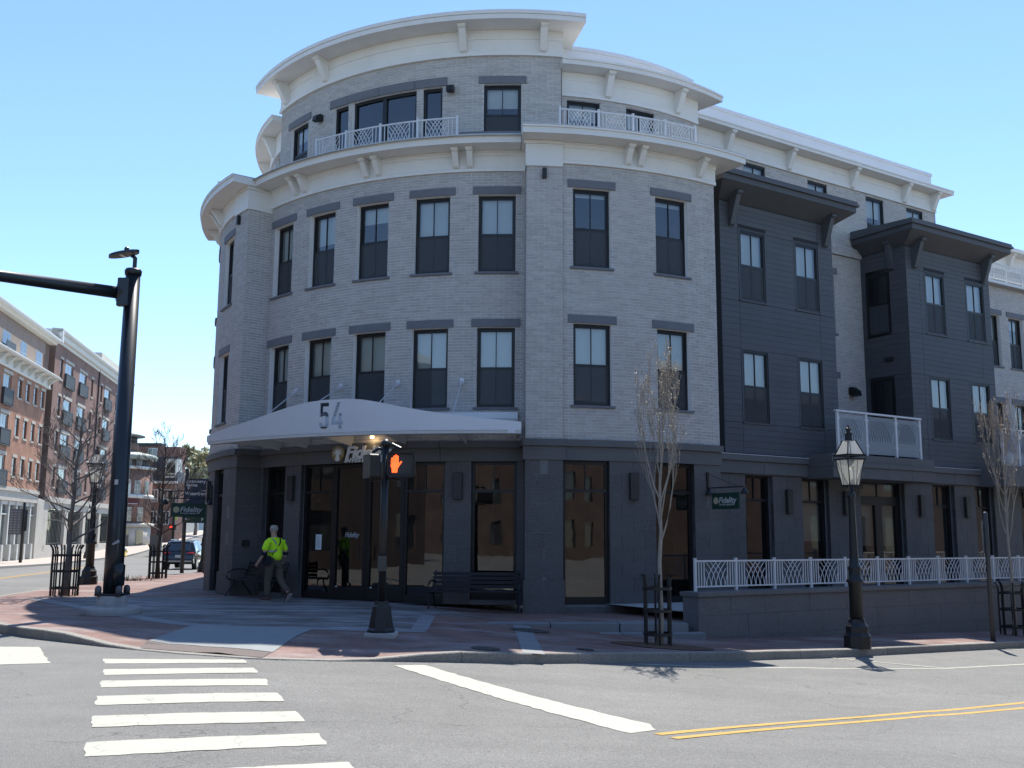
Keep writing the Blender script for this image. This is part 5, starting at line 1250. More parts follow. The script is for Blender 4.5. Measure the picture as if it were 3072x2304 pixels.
# ================================================================== TREES AND GUARDS
BARK = pm('grey_bark', (.16, .14, .125), .85, .25, 12, .6, 40)
BARK2 = pm('brown_bark', (.085, .068, .058), .85, .25, 12, .6, 40)
def tree(x, y, z, H, label, seed, style, bark, trunk_r=.05, fork=.35, spread=.4, bud=None, nmain=9, lean=(0, 0), twig=.0025):
    rnd = random.Random(seed); T = empty('street_tree', (x, y, z), label, 'tree')
    tr = MB(); base = Vector((x, y, z)); topv = Vector((x + lean[0], y + lean[1], z + H))
    pts = []; n = 9
    for i in range(n + 1):
        k = i / n; p = base.lerp(topv, k) + Vector((rnd.uniform(-1, 1), rnd.uniform(-1, 1), 0)) * .025 * H * .25 * (k > 0); pts.append(p)
    rad = [trunk_r * (1 - .88 * (i / n) ** .9) + .004 for i in range(n + 1)]; rad[0] *= 1.25
    tr.tube(pts, rad, 8); tr.build('trunk', bark, T, True)
    br = MB(); buds = MB()
    def addbud(p, d):
        if not bud or rnd.random() > bud[1]: return
        s = rnd.uniform(.5, 1.2) * bud[2]; a = Vector((rnd.uniform(-1, 1), rnd.uniform(-1, 1), rnd.uniform(-.3, 1))).normalized(); b = a.cross(d).normalized() if a.cross(d).length > .01 else Vector((1, 0, 0))
        c = p + a * s * .6; buds.add([p, c + b * s * .35, p + a * s * 1.6, c - b * s * .35], [(0, 1, 2, 3)])
    def grow(p, d, L, r, lev):
        nseg = 5; P = [p.copy()]; R = [r]; q = p.copy(); dd = d.copy()
        for i in range(nseg):
            upk = .22 if style == 'upright' else .05
            dd = (dd + Vector((rnd.uniform(-.16, .16), rnd.uniform(-.16, .16), rnd.uniform(-.1, .1) + upk))).normalized()
            q = q + dd * (L / nseg); P.append(q.copy()); R.append(max(twig, r * (1 - .8 * (i + 1) / nseg)))
            if lev >= 1: addbud(q, dd)
            if lev < 3 and i >= 1:
                for _ in range(rnd.choice((1, 1, 2)) if lev < 2 else 1):
                    if rnd.random() < (.85 if lev < 2 else .6):
                        a = rnd.uniform(0, 2 * pi); sp = spread * (.7 if style == 'upright' else 1.5)
                        nd = (dd + Vector((cos(a), sin(a), rnd.uniform(-.1, .4))) * sp).normalized()
                        grow(q, nd, L * rnd.uniform(.38, .6), R[-1] * .62, lev + 1)
        br.tube(P, R, 4 if lev else 6, cap=False)
        addbud(q, dd)
    for i in range(nmain):
        k = fork + (.92 - fork) * (i + rnd.uniform(0, .8)) / nmain; j = min(n - 1, int(k * n)); p = pts[j].lerp(pts[j + 1], k * n - j)
        a = i * 2.4 + rnd.uniform(-.4, .4); 
        up = 2.0 if style == 'upright' else rnd.uniform(.35, .9)
        d = Vector((cos(a) * spread * 2.2, sin(a) * spread * 2.2, up)).normalized()
        L = H * ((.50 if style == 'upright' else .34) * (1.08 - k * .75)); grow(p, d, L, trunk_r * (.5 - .32 * k), 0)
    br.build('branches', bark, T)
    if buds.v: buds.build('buds', bud[0], T)['kind'] = 'stuff'
    return T
def guard(x, y, z, label, r=.40, h=1.28, n=8, round_=False):
    G = empty('tree_guard', (x, y, z), label, 'tree guard', 'black iron tree guards')
    for k in range(n):
        a = 2 * pi * (k + .5) / n; c, s = cos(a), sin(a)
        m = MB(); m.tube([(x + c * r * q, y + s * r * q, z + zz) for q, zz in ((1, 0), (1, .3), (1.02, .7), (1.0, h * .86), (1.06, h * .94), (1.22, h))], .022, 5); m.build('bar', M_IRON(), G)
    for zz in (.20, .62, 1.02):
        m = MB(); nn = 16; vs = []
        for k in range(nn):
            a = 2 * pi * k / nn
            for rr, z2 in ((r - .012, zz - .025), (r + .022, zz - .025), (r + .022, zz + .025), (r - .012, zz + .025)): vs.append((x + rr * cos(a), y + rr * sin(a), z + z2))
        m.add(vs, [(4 * k + q, 4 * ((k + 1) % nn) + q, 4 * ((k + 1) % nn) + (q + 1) % 4, 4 * k + (q + 1) % 4) for k in range(nn) for q in range(4)]); m.build('hoop', M_IRON(), G)
    return G
BUDL = pm('bud_pale', (.52, .44, .30), .6, .35, 30, rnd=.3)
BUDO = pm('bud_orange', (.40, .30, .20), .6, .35, 30, rnd=.3)
tz = walk(2.73, 18.75)
tree(2.73, 18.75, tz, 4.55, 'slender young tree with pale buds in an iron guard by the granite steps', 11, 'upright', pm('pale_bark', (.30, .265, .22), .85, .2, 12, .4, 40), .052, .40, .34, (BUDL, .55, .024), nmain=12, lean=(.12, 0))
guard(2.71, 18.8, tz, 'iron guard of flat bars around the young tree by the steps', .25, n=6)
tz = walk(12.42, 25.19)
tree(12.42, 25.19, tz, 4.95, 'young budding tree at the right edge in front of the terrace', 23, 'upright', pm('pale_bark', (.30, .265, .22)), .05, .42, .34, (BUDO, .55, .026), nmain=12)
guard(12.42, 25.19, tz, 'iron guard around the budding tree at the right edge', .31)
m = MB(); m.box(12.42 + .3, 12.42 + .34, 24.9, 25.35, tz + .72, tz + .98); tag(m.build('tree_notice', pm('notice_cream', (.6, .55, .45), .8)), 'small cream notice hung inside the tree guard at the right edge', 'notice')
tz = walk(-11.4, 25.98)
tree(-11.4, 25.98, tz, 4.75, 'bare spreading tree in an iron cage left of the signal mast', 37, 'spread', BARK, .085, .28, .42, None, nmain=26, lean=(.1, .1), twig=.0045)
guard(-11.4, 25.98, tz, 'tall iron cage around the bare tree left of the signal mast', .33, n=12)
tz = walk(-13.5, 38.8)
tree(-13.5, 38.8, tz, 5.35, 'bare tree in a cage between the signal mast and the car', 51, 'spread', BARK2, .085, .30, .36, None, nmain=24, twig=.0048)
guard(-13.5, 38.8, tz, 'iron cage around the bare tree in front of the car', .33, n=12)
# soil pit of the young tree
m = MB(); n = 20; m.v = [(2.75 + .95 * cos(2 * pi * k / n), 18.55 + .5 * sin(2 * pi * k / n), walk(2.75 + .95 * cos(2 * pi * k / n), 18.55 + .5 * sin(2 * pi * k / n)) + .012) for k in range(n)]; m.f = [tuple(range(n))]; struct(m.build('tree_pit', pm('pit_soil', (.11, .06, .035), .95, .3, 20, .6, 60)))
# weeds at the left kerb
gm = MB(); rg_ = random.Random(4)
for k in range(150):
    gx = -13.6 + rg_.gauss(0, .35); gy = 36.0 + rg_.gauss(0, .25); g0 = walk(gx, gy); hh = rg_.uniform(.08, .26); a = rg_.uniform(0, 6.28); dx, dy = cos(a) * .012, sin(a) * .012
    gm.add([(gx - dx, gy - dy, g0), (gx + dx, gy + dy, g0), (gx + rg_.uniform(-.08, .08), gy + rg_.uniform(-.08, .08), g0 + hh)], [(0, 1, 2)])
o = gm.build('weeds', pm('weed_green', (.12, .13, .06), .8, .3, 10)); o['kind'] = 'stuff'; o['label'] = 'tuft of weeds at the kerb'
# ================================================================== PERSON
def skin_obj(name, J, E, mat, parent, sub=2):
    """J: list of (x,y,z,rx,ry); E: edges; grows one continuous skin"""
    me = bpy.data.meshes.new(name); me.from_pydata([j[:3] for j in J], E, []); me.update()
    o = place(name, me, mat, parent, world=False)
    sk = o.modifiers.new('skin', 'SKIN'); sk.use_smooth_shade = True
    o.data.skin_vertices[0].data[0].use_root = True
    for v, j in zip(o.data.skin_vertices[0].data, J): v.radius = (j[3], j[4] if len(j) > 4 else j[3])
    s = o.modifiers.new('sub', 'SUBSURF'); s.levels = sub; s.render_levels = sub
    return o
hx_, hy_ = -5.67, 24.35; hz_g = walk(hx_, hy_)
PER = empty('person', (hx_, hy_, hz_g), 'person in a neon yellow safety shirt and brown trousers walking past the bench', 'person', world=False, rz=radians(-36))
SKIN = pm('skin', (.42, .26, .19), .55, .05, 6); SHIRT = pm('neon_shirt', (.55, .95, .02), .8, .08, 5, .3, 8); TRO = pm('brown_trousers', (.095, .080, .060), .85, .15, 5, .4, 10)
HAIR = pm('grey_hair', (.34, .31, .27), .85, .2, 30, .5, 60); SHOE = pm('shoe', (.075, .045, .038), .6); NAVY = pm('navy_sleeve', (.012, .015, .028), .8); SILV = pm('reflective_tape', (.34, .35, .33), .4)
# local axes: -x = walking direction, +-y = sides (+y is his right), z up
def P_(x, y, z): return (x, y, z)
pel = (0, 0, .96)
lh, lk, la = (0.0, -.10, .92), (-.10, -.11, .52), (-.10, -.12, .10)          # planted leg
rh, rk, ra = (0.0, .10, .92), (.10, .10, .50), (.40, .11, .20)             # trailing leg, heel raised
chest, neck, head = (-.03, 0, 1.34), (-.055, 0, 1.53), (-.085, 0, 1.68)
ls, le, lw = (-.05, -.215, 1.42), (-.03, -.30, 1.14), (-.20, -.33, .93)
rs, re_, rw = (-.03, .215, 1.42), (.06, .28, 1.14), (.00, .25, .93)
def chain(*pts): return list(pts)
J = [(*pel, .12, .15), (-.01, 0, 1.15, .11, .14), (*chest, .12, .16), (*neck, .058), (-.075, 0, 1.60, .066), (*head, .098, .088), (-.085, 0, 1.76, .075),
     (*ls, .06), (*le, .045), (*lw, .032), (*rs, .06), (*re_, .045), (*rw, .032), (*lh, .085), (*lk, .058), (*la, .042), (*rh, .085), (*rk, .058), (*ra, .042)]
E = [(0, 1), (1, 2), (2, 3), (3, 4), (4, 5), (5, 6), (2, 7), (7, 8), (8, 9), (2, 10), (10, 11), (11, 12), (0, 13), (13, 14), (14, 15), (0, 16), (16, 17), (17, 18)]
# hands: palm, four fingers, thumb
for w_, e_, sg in ((9, le, -1), (12, re_, 1)):
    wv = Vector(J[w_][:3]); d = (wv - Vector(e_)).normalized(); side = Vector((-1, 0, .1)).normalized()
    palm = wv + d * .055; ip = len(J); J.append((*palm, .030, .022)); E.append((w_, ip))
    for k, (o_, L) in enumerate(((-.026, .07), (-.009, .08), (.009, .077), (.026, .06))):
        b = palm + d * .035 + side * o_; i0 = len(J); J.append((*b, .0105)); E.append((ip, i0))
        J.append((*(b + d * L * .5 + Vector((0, -sg * .012, 0))), .009)); J.append((*(b + d * L * .85 + Vector((0, -sg * .035, 0))), .0075)); E += [(i0, i0 + 1), (i0 + 1, i0 + 2)]
    i0 = len(J); b = palm + side * .035; J.append((*b, .011)); J.append((*(b + side * .025 + d * .04), .009)); E += [(ip, i0), (i0, i0 + 1)]
body = skin_obj('body', J, E, SKIN, PER)
skin_obj('trousers', [(0, 0, .98, .135, .175), (*lh, .115, .11), (-.07, -.11, .70, .105), (*lk, .088), (-.095, -.115, .30, .082), (-.09, -.12, .11, .082), (*rh, .115, .11), (.06, .10, .68, .10), (*rk, .085), (.25, .105, .35, .078), (.375, .11, .235, .076)],
         [(0, 1), (1, 2), (2, 3), (3, 4), (4, 5), (0, 6), (6, 7), (7, 8), (8, 9), (9, 10)], TRO, PER)
skin_obj('shirt', [(.0, 0, .93, .16, .205), (-.005, 0, 1.10, .165, .205), (-.03, 0, 1.30, .165, .215), (-.045, 0, 1.45, .105, .13), (-.055, 0, 1.515, .068), (-.05, -.19, 1.425, .085), (-.045, -.27, 1.27, .082), (-.038, -.30, 1.18, .078), (-.03, .19, 1.425, .085), (.02, .26, 1.27, .082), (.045, .285, 1.17, .078)],
         [(0, 1), (1, 2), (2, 3), (3, 4), (3, 5), (5, 6), (6, 7), (3, 8), (8, 9), (9, 10)], SHIRT, PER)
for a_, b_ in (((-.036, -.302, 1.17), (-.05, -.308, 1.085)), ((.048, .287, 1.16), (.055, .285, 1.09))):
    m = MB(); m.tube([a_, b_], [.066, .058], 12); m.build('under_sleeve', NAVY, PER, True, world=False)
# hair cap
m = MB(); n = 14
prof = [(.0, .112), (.05, .103), (.082, .078), (.099, .035), (.103, -.01), (.092, -.03), (.085, -.045)]
vs = []; 
for r, z in prof[1:]:
    for k in range(n):
        a = 2 * pi * k / n; back = max(0, cos(a)); zz = z if z > 0 else z * (back * .9 + .25)
        vs.append((-.078 + r * cos(a) * 1.07, r * sin(a) * .92, 1.705 + zz))
fs = [(i * n + k, i * n + (k + 1) % n, (i + 1) * n + (k + 1) % n, (i + 1) * n + k) for i in range(len(prof) - 2) for k in range(n)] + [tuple(range(n - 1, -1, -1))]
m.add(vs, fs); m.build('hair', HAIR, PER, True, world=False)
for sg in (-1, 1):
    m = MB(); m.lathe([(.008, -.03), (.016, -.02), (.018, .012), (.010, .03)], 8, (-.085, sg * .092, 1.675)); m.build('ear', SKIN, body, True, world=False)
m = MB(); m.add([(-.178, -.012, 1.69), (-.178, .012, 1.69), (-.205, 0, 1.645), (-.178, -.016, 1.635), (-.178, .016, 1.635)], [(0, 1, 2), (0, 2, 3), (1, 4, 2), (2, 4, 3)]); m.build('nose', SKIN, body, world=False)
# shoes
def shoe(c, ang):
    m = MB(); P = [(.10, .045), (.0, .05), (-.10, .055), (-.17, .045), (-.20, .02)]
    vs = []; 
    for x, wd in P:
        hgt = .10 if x > -.02 else (.07 if x > -.12 else .05)
        for y, z in ((-wd, 0), (wd, 0), (wd * .85, hgt), (-wd * .85, hgt)):
            X = x * cos(ang) - z * sin(ang); Z_ = x * sin(ang) + z * cos(ang); vs.append((c[0] + X, c[1] + y, c[2] + Z_))
    fs = [(4 * i + k, 4 * i + 4 + k, 4 * i + 4 + (k + 1) % 4, 4 * i + (k + 1) % 4) for i in range(4) for k in range(4)] + [(0, 1, 2, 3), (19, 18, 17, 16)]
    m.add(vs, fs); o = m.build('shoe', SHOE, PER, True, world=False, bevel=.012)
    m = MB(); vs = []
    for x, wd in P:
        for y, z in ((-wd * 1.04, -.012), (wd * 1.04, -.012), (wd * 1.04, .012), (-wd * 1.04, .012)):
            X = x * cos(ang) - z * sin(ang); Z_ = x * sin(ang) + z * cos(ang); vs.append((c[0] + X, c[1] + y, c[2] + Z_))
    m.add(vs, fs); m.build('sole', pm('sole', (.35, .33, .31), .7), o, world=False)
shoe((-.10, -.12, .012), 0); shoe((.43, .11, .115), .95)
# reflective tape round the chest and over one shoulder, dark strap
def ring(z, rx, ry, h, cx, mat, name):
    m = MB(); n = 24; vs = []
    for zz, k_ in ((z - h / 2, 1), (z + h / 2, 1)):
        for k in range(n): a = 2 * pi * k / n; vs.append((cx + rx * cos(a), ry * sin(a), zz))
    m.add(vs, [(k, (k + 1) % n, n + (k + 1) % n, n + k) for k in range(n)]); return m.build(name, mat, PER, True, world=False)
ring(1.19, .175, .222, .045, -.015, SILV, 'reflective_band')
def band_over(pts, wdt, mat, name):
    m = MB(); vs = []
    for i, p in enumerate(pts):
        p = Vector(p); vs += [tuple(p + Vector((0, -wdt / 2, 0))), tuple(p + Vector((0, wdt / 2, 0)))]
    m.add(vs, [(2 * i, 2 * i + 2, 2 * i + 3, 2 * i + 1) for i in range(len(pts) - 1)]); m.build(name, mat, PER, world=False)
band_over([(.135, -.02, 1.20), (.140, -.05, 1.30), (.115, -.10, 1.40), (.06, -.135, 1.475), (-.02, -.14, 1.50)], .05, SILV, 'reflective_band')
band_over([(.095, -.19, 1.10), (.145, -.10, 1.22), (.150, -.02, 1.32), (.118, .05, 1.42), (.05, .09, 1.50), (-.04, .10, 1.52)], .042, NAVY, 'bag_strap')
m = MB(); m.box(-.16, .10, -.27, -.19, .86, 1.08); m.build('shoulder_bag', NAVY, PER, world=False, bevel=.03)

# ================================================================== PARKED CAR
cx_, cy_ = -19.5, 59.3; cz_ = road_z(cx_, cy_)
CAR = empty('parked_car', (cx_, cy_, cz_), 'black sport utility vehicle seen from behind on the left street', 'car', world=False, rz=.10)
PAINT = pm('black_paint', (.012, .013, .015), .22, .1, 2, coat=.8); CG = glass_mat('car_glass', (.02, .022, .025), 1.0, .06, trans=False)
# side profile (y forward from rear bumper, z), width varies with z
prof = [(.10, .38), (.02, .62), (.06, .86), (.16, .98), (.22, 1.05), (.55, 1.58), (.75, 1.66), (1.6, 1.70), (2.4, 1.66), (3.2, 1.18), (3.5, 1.08), (4.4, .98), (4.68, .80), (4.72, .45), (4.6, .34), (.25, .32)]
def wd(z): return .93 if z < 1.02 else .93 - (z - 1.02) * .33
m = MB(); n = len(prof); m.v = [(sx * wd(z) * (1 - .06 * (y < .2) - .05 * (y > 4.4)), y, z) for sx in (-1, 1) for y, z in prof]
m.f = [tuple(range(n)), tuple(range(2 * n - 1, n - 1, -1))] + [(k, n + k, n + (k + 1) % n, (k + 1) % n) for k in range(n)]
body = m.build('body', PAINT, CAR, world=False, bevel=.05)
m = MB(); m.add([(-.70, .225, 1.10), (.70, .225, 1.10), (.62, .505, 1.54), (-.62, .505, 1.54)], [(0, 1, 2, 3)]); m.v = [(x, y - .012, z) for x, y, z in m.v]; m.build('rear_window', CG, CAR, world=False)
for sx in (-1, 1):
    def sxz(y, z): return (sx * (wd(z) + .006), y, z)
    for pts in ([(.62, 1.12), (1.55, 1.08), (1.55, 1.58), (.85, 1.55)], [(1.63, 1.08), (2.95, 1.10), (2.35, 1.57), (1.63, 1.58)]):
        m = MB(); m.add([sxz(*q) for q in pts], [(0, 1, 2, 3)]); m.build('side_window', CG, CAR, world=False)
    m = MB(); m.add([(sx * .86, .055, .92), (sx * .45, .10, .93), (sx * .45, .12, 1.0), (sx * .87, .15, 1.03), (sx * .935, .45, 1.03), (sx * .935, .40, .96)], [(0, 1, 2, 3), (0, 3, 4, 5)]); m.v = [(x * 1.01, y - .012, z) for x, y, z in m.v]; m.build('tail_light', pm('tail_red', (.35, .02, .02), .25), CAR, world=False)
    m = MB(); m.box(sx * .95 if sx > 0 else -1.12, 1.12 if sx > 0 else -.95, 2.95, 3.08, 1.08, 1.22); m.build('wing_mirror', PAINT, CAR, world=False, bevel=.03)
    m = MB(); m.tube([(sx * .62, .9, 1.70), (sx * .62, 1.0, 1.75), (sx * .62, 2.3, 1.74), (sx * .62, 2.4, 1.68)], .02, 6); m.build('roof_rail', pm('rail_silver', (.5, .5, .5), .35, metal=.8), CAR, world=False)
    for y in (.85, 3.75):
        m = MB()
        def whl(m, r, x0, x1):
            nn = 20; m.add([(x, y + r * cos(2 * pi * k / nn), .35 + r * sin(2 * pi * k / nn)) for x in (x0, x1) for k in range(nn)], [tuple(range(nn)), tuple(range(2 * nn - 1, nn - 1, -1))] + [(k, (k + 1) % nn, nn + (k + 1) % nn, nn + k) for k in range(nn)])
        whl(m, .36, sx * .70, sx * .945); wo_ = m.build('wheel', pm('tyre', (.02, .02, .02), .8), CAR, world=False)
        m = MB(); whl(m, .23, sx * .9, sx * .955); m.build('rim', pm('rail_silver', (.5, .5, .5)), wo_, world=False)
m = MB(); m.box(-.82, .82, -.02, .10, .40, .60); m.build('bumper', pm('bumper_trim', (.06, .06, .062), .5), CAR, world=False, bevel=.03)
m = MB(); m.box(-.78, .78, -.035, .0, .47, .53); m.build('bumper_strip', pm('rail_silver', (.5, .5, .5)), CAR, world=False)
m = MB(); m.box(-.16, .16, -.0, .02, .70, .86); m.build('number_plate', pm('plate', (.5, .52, .5), .5), CAR, world=False); 
m = MB(); m.box(-.55, .55, .46, .62, 1.585, 1.615); m.build('roof_spoiler', PAINT, CAR, world=False, bevel=.01)
m = MB(); m.tube([(0, .20, 1.13), (.25, .23, 1.16)], .012, 5); m.build('rear_wiper', M_IRON(), CAR, world=False)

# ================================================================== BUILDINGS ACROSS THE LEFT STREET
DL = atan2(.983, -.18)
FLB = Pln((-37.2, 73.5), DL); FLB.zz = 0
BT = lambda nm, a, b: brick_tex_mat(nm, a, b, (.30, .25, .21), 1.0, .22, .075, .008, .85, rot=-DL, plane='XZ', bump=.15)
STN = pm('cast_stone', (.46, .43, .37), .8, .1, 1.5, stain=(1.5, (.33, .31, .27), (1, 1, .3), .4))
WTR = pm('white_trim', (.66, .66, .61), .6, .05, 2)
GF = glass_mat('far_glass', (.045, .05, .052), 1.0, .05, trans=False)
def far_win(F, s0, s1, z0, z1, parent, kind='slit', trim=STN):
    m = MB(); t = -.10
    if kind == 'slit':
        fbox(m, F, s0, s1, t - .05, t, z0, z1); o = m.build('window', pm('bronze_frame', (.05, .045, .04), .5), parent)
        q = MB(); zm = (z0 + z1) / 2 + .1
        for a, b in ((z0 + .06, zm - .03), (zm + .03, z1 - .06)): fquad(q, F, s0 + .07, s1 - .07, t + .004, a, b)
        q.build('pane', GF, o)
        q = MB(); fbox(q, F, s0 - .08, s1 + .08, -.05, .06, z0 - .14, z0 - .003); q.build('sill', trim, o)
        q = MB(); fbox(q, F, s0 - .10, s1 + .10, -.05, .04, z1 + .003, z1 + .22); q.build('lintel', trim, o)
    else:
        fbox(m, F, s0, s1, t - .05, t, z0, z1); o = m.build('balcony_door', pm('white_frame', (.55, .55, .55), .5), parent); mid = (s0 + s1) / 2
        for a, b in ((s0 + .12, mid - .08), (mid + .08, s1 - .12)):
            q = MB(); fquad(q, F, a, b, t + .004, z0 + .1, z1 - .12); q.build('pane', GF, o)
        q = MB(); fbox(q, F, s0 - .15, s1 + .15, -.05, .05, z1 + .003, z1 + .26); q.build('lintel', trim, o)
        g = MB(); zb, zt = z0 - .12, z0 + 1.05; fbox(g, F, s0 - .2, s1 + .2, .02, .2, zb - .06, zb); fbox(g, F, s0 - .2, s1 + .2, .16, .2, zt - .05, zt)
        fbox(g, F, s0 - .2, s0 - .16, .02, .2, zb, zt); fbox(g, F, s1 + .16, s1 + .2, .02, .2, zb, zt); gb = g.build('balcony', pm('balcony_metal', (.045, .05, .055), .5), o)
        q = MB(); fquad(q, F, s0 - .16, s1 + .16, .18, zb + .06, zt - .05); q.build('balcony_screen', pm('balcony_mesh', (.035, .042, .048), .6), o)
    return o
# A: orange brick with tan top storey
A = empty('brick_block', FLB.p(4, 0, -.6), 'orange brick block with tan top floor and bracketed white ledge at the left edge', 'building')
BA = BT('orange_brick', (.40, .185, .105), (.34, .155, .09))
cols = (1.44, 3.51, 5.62, 7.66); rowsA = ((11.66, 13.05), (8.73, 10.12), (5.74, 7.14))
opsA = [(s, s + .92, a, b) for s in cols for a, b in rowsA] + [(s, s + 1.85, a - .75, b) for s in (-2.15, -7.0) for a, b in rowsA]
wall_mb(FLB, -14, 8.62, 4.89, 13.45, opsA, depth=.2).build('brick_wall', BA, A)
for s in cols:
    for a, b in rowsA: far_win(FLB, s, s + .92, a, b, A)
for s in (-2.15, -7.0):
    for a, b in rowsA: far_win(FLB, s, s + 1.85, a - .75, b, A, 'door')
m = MB(); fbox(m, FLB, -14, 8.3, -.35, -.25, 14.3, 16.2); m.build('tan_wall', pm('tan_panel', (.60, .44, .32), .8, .06, 2), A)
for k, s in enumerate([-14 + 2.06 * i for i in range(11)]):
    m = MB(); fbox(m, FLB, s + .02, s + 2.04, -.35, -.22, 16.2, 17.3); m.build('panel', pm('taupe_panel', (.26, .205, .18), .8, .06, 2, rnd=.05), A)
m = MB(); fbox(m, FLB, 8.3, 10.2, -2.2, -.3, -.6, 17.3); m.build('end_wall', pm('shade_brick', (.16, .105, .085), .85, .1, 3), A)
for s, w_ in ((2.0, 1.6), (6.2, 1.7), (-7, 1.8)):
    m = MB(); fbox(m, FLB, s, s + w_, -.30, -.24, 14.5, 16.2); o = m.build('window', pm('white_frame', (.55, .55, .55)), A)
    for q in range(2):
        for z0, z1 in ((14.56, 15.28), (15.34, 16.14)):
            m = MB(); fquad(m, FLB, s + .07 + q * (w_ / 2), s + w_ / 2 - .05 + q * (w_ / 2), -.236, z0, z1); m.build('pane', GF, o)
far_win(Pln(FLB.p(0, -.12, 0)[:2], DL), -2.3, -.45, 14.4, 16.18, A, 'door') if False else None
m = MB(); fbox(m, FLB, -2.35, -.45, -.30, -.24, 14.3, 16.2); o = m.build('window', pm('white_frame', (.55, .55, .55)), A)
for q in range(2): m = MB(); fquad(m, FLB, -2.25 + q * .93, -1.45 + q * .93, -.236, 14.4, 16.1); m.build('pane', GF, o)
m = MB(); fbox(m, FLB, -2.5, -.3, .1, .14, 14.25, 15.4); m.build('balcony', pm('balcony_metal', (.045, .05, .055)), A)
m = MB(); sweep(m, FLB, -14, 10.2, [(-.4, 17.3), (.25, 17.3), (.3, 17.42), (.55, 17.5), (.6, 17.66), (.6, 17.78), (-.4, 17.85)]); m.build('cornice', WTR, A)
m = MB(); sweep(m, FLB, -14, 9.9, [(-.3, 13.45), (.10, 13.45), (.14, 13.6), (.06, 13.62), (.06, 14.15), (.75, 14.28), (.85, 14.40), (.85, 14.48), (-.3, 14.52)]); lg = m.build('ledge', WTR, A)
for k in range(13): bracket(FLB, -13 + 1.85 * k, .22, 14.18, 13.66, .55, lg, t0=.06, mat=lambda: WTR)
m = MB(); fbox(m, FLB, -14, 8.75, -.2, .18, 4.60, 4.89); fbox(m, FLB, -14, 8.65, -.2, .08, 3.90, 4.595); m.build('stone_band', STN, A)
m = MB(); fbox(m, FLB, -14, 8.6, -.5, -.25, -.9, .5); m.build('stone_base', STN, A)
m = MB(); fquad(m, FLB, -14, 8.6, -.3, .5, 3.9); m.build('shop_glass', glass_mat('far_shop_glass', (.07, .10, .09), 1, .08, trans=False), A)
for k in range(12):
    s = -13.2 + 1.85 * k; m = MB(); fbox(m, FLB, s, s + .30, -.3, -.02, .4, 3.9); fbox(m, FLB, s - .05, s + .35, -.3, .25, -.9, .65); m.build('shop_mullion', pm('pale_mullion', (.50, .50, .46), .6), A)
m = MB(); fbox(m, FLB, -14, 8.6, -.28, -.12, 2.85, 2.95); fbox(m, FLB, -14, 8.6, -.3, -.1, 3.6, 3.9); m.build('shop_rail', pm('pale_mullion', (.50, .50, .46)), A)
m = MB(); fbox(m, FLB, 8.6, 11.0, -.4, .1, -.9, 4.3); m.build('stone_pier', STN, A)
# B: brown brick block
Bb = empty('brick_block', FLB.p(19, 0, -.6), 'brown brick block with white balcony doors behind the bare tree', 'building')
BB = BT('brown_brick', (.235, .125, .10), (.20, .108, .088))
rowsB = (16.6, 13.35, 10.27, 7.2); sl = (12.8, 24.55, 28.75, 36.2, 40.5); dr = (14.5, 19.7, 30.6, 37.4)
opsB = [(s, s + .85, z - 1.75, z) for s in sl for z in rowsB] + [(s, s + 2.8, z - 2.1, z) for s in dr for z in rowsB]
wall_mb(FLB, 10.96, 44, 4.57, 18.0, opsB, depth=.2).build('brick_wall', BB, Bb)
for z in rowsB:
    for s in sl: far_win(FLB, s, s + .85, z - 1.75, z, Bb)
    for s in dr: far_win(FLB, s, s + 2.8, z - 2.1, z, Bb, 'door')
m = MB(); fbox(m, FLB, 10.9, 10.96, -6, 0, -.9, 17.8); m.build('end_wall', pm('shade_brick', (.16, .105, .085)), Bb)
m = MB(); sweep(m, FLB, 10.9, 44, [(-.4, 17.75), (.12, 17.75), (.12, 17.95), (.35, 18.05), (.4, 18.2), (.2, 18.25), (.2, 18.6), (.45, 18.7), (.5, 18.85), (.5, 18.95), (-.4, 19)]); m.build('cornice', WTR, Bb)
m = MB(); fbox(m, FLB, 10.9, 11.3, -5, .5, 17.7, 18.9); m.build('cornice_end', WTR, Bb)
m = MB(); fbox(m, FLB, 31, 44, -6, -.6, 18.9, 20.4); m.build('roof_block', pm('pale_render', (.55, .53, .46), .8, .05, 2), Bb)
m = MB(); m.tube([FLB.p(27.5, .08, 18), FLB.p(27.5, .08, 4.6)], .07, 6); m.build('downpipe', M_IRON(), Bb)
m = MB(); fbox(m, FLB, 10.9, 44, -.2, .25, 4.1, 4.57); fbox(m, FLB, 10.9, 44, -.2, .12, 3.55, 4.095); m.build('stone_band', STN, Bb)
m = MB(); fbox(m, FLB, 10.9, 44, -.4, .0, -.9, .45); m.build('stone_base', STN, Bb)
m = MB(); fquad(m, FLB, 11, 44, -.5, .45, 3.55); m.build('shop_glass', glass_mat('far_shop_glass', (.07, .10, .09), 1, .08, trans=False), Bb)
for s in (10.9, 17.7, 24.6, 31.4, 38.2): m = MB(); fbox(m, FLB, s, s + 1.0, -.5, .1, .45, 3.55); m.build('stone_pier', STN, Bb)
for s0 in (12.1, 18.9, 25.8, 32.6):
    for k in range(12): m = MB(); fbox(m, FLB, s0 + k * .46, s0 + k * .46 + .06, -.12, -.06, .5, 3.5); m.build('window_bar', M_IRON(), Bb)
    for z in (.6, 2.6, 3.35): m = MB(); fbox(m, FLB, s0, s0 + 5.2, -.12, -.05, z, z + .06); m.build('window_bar', M_IRON(), Bb)
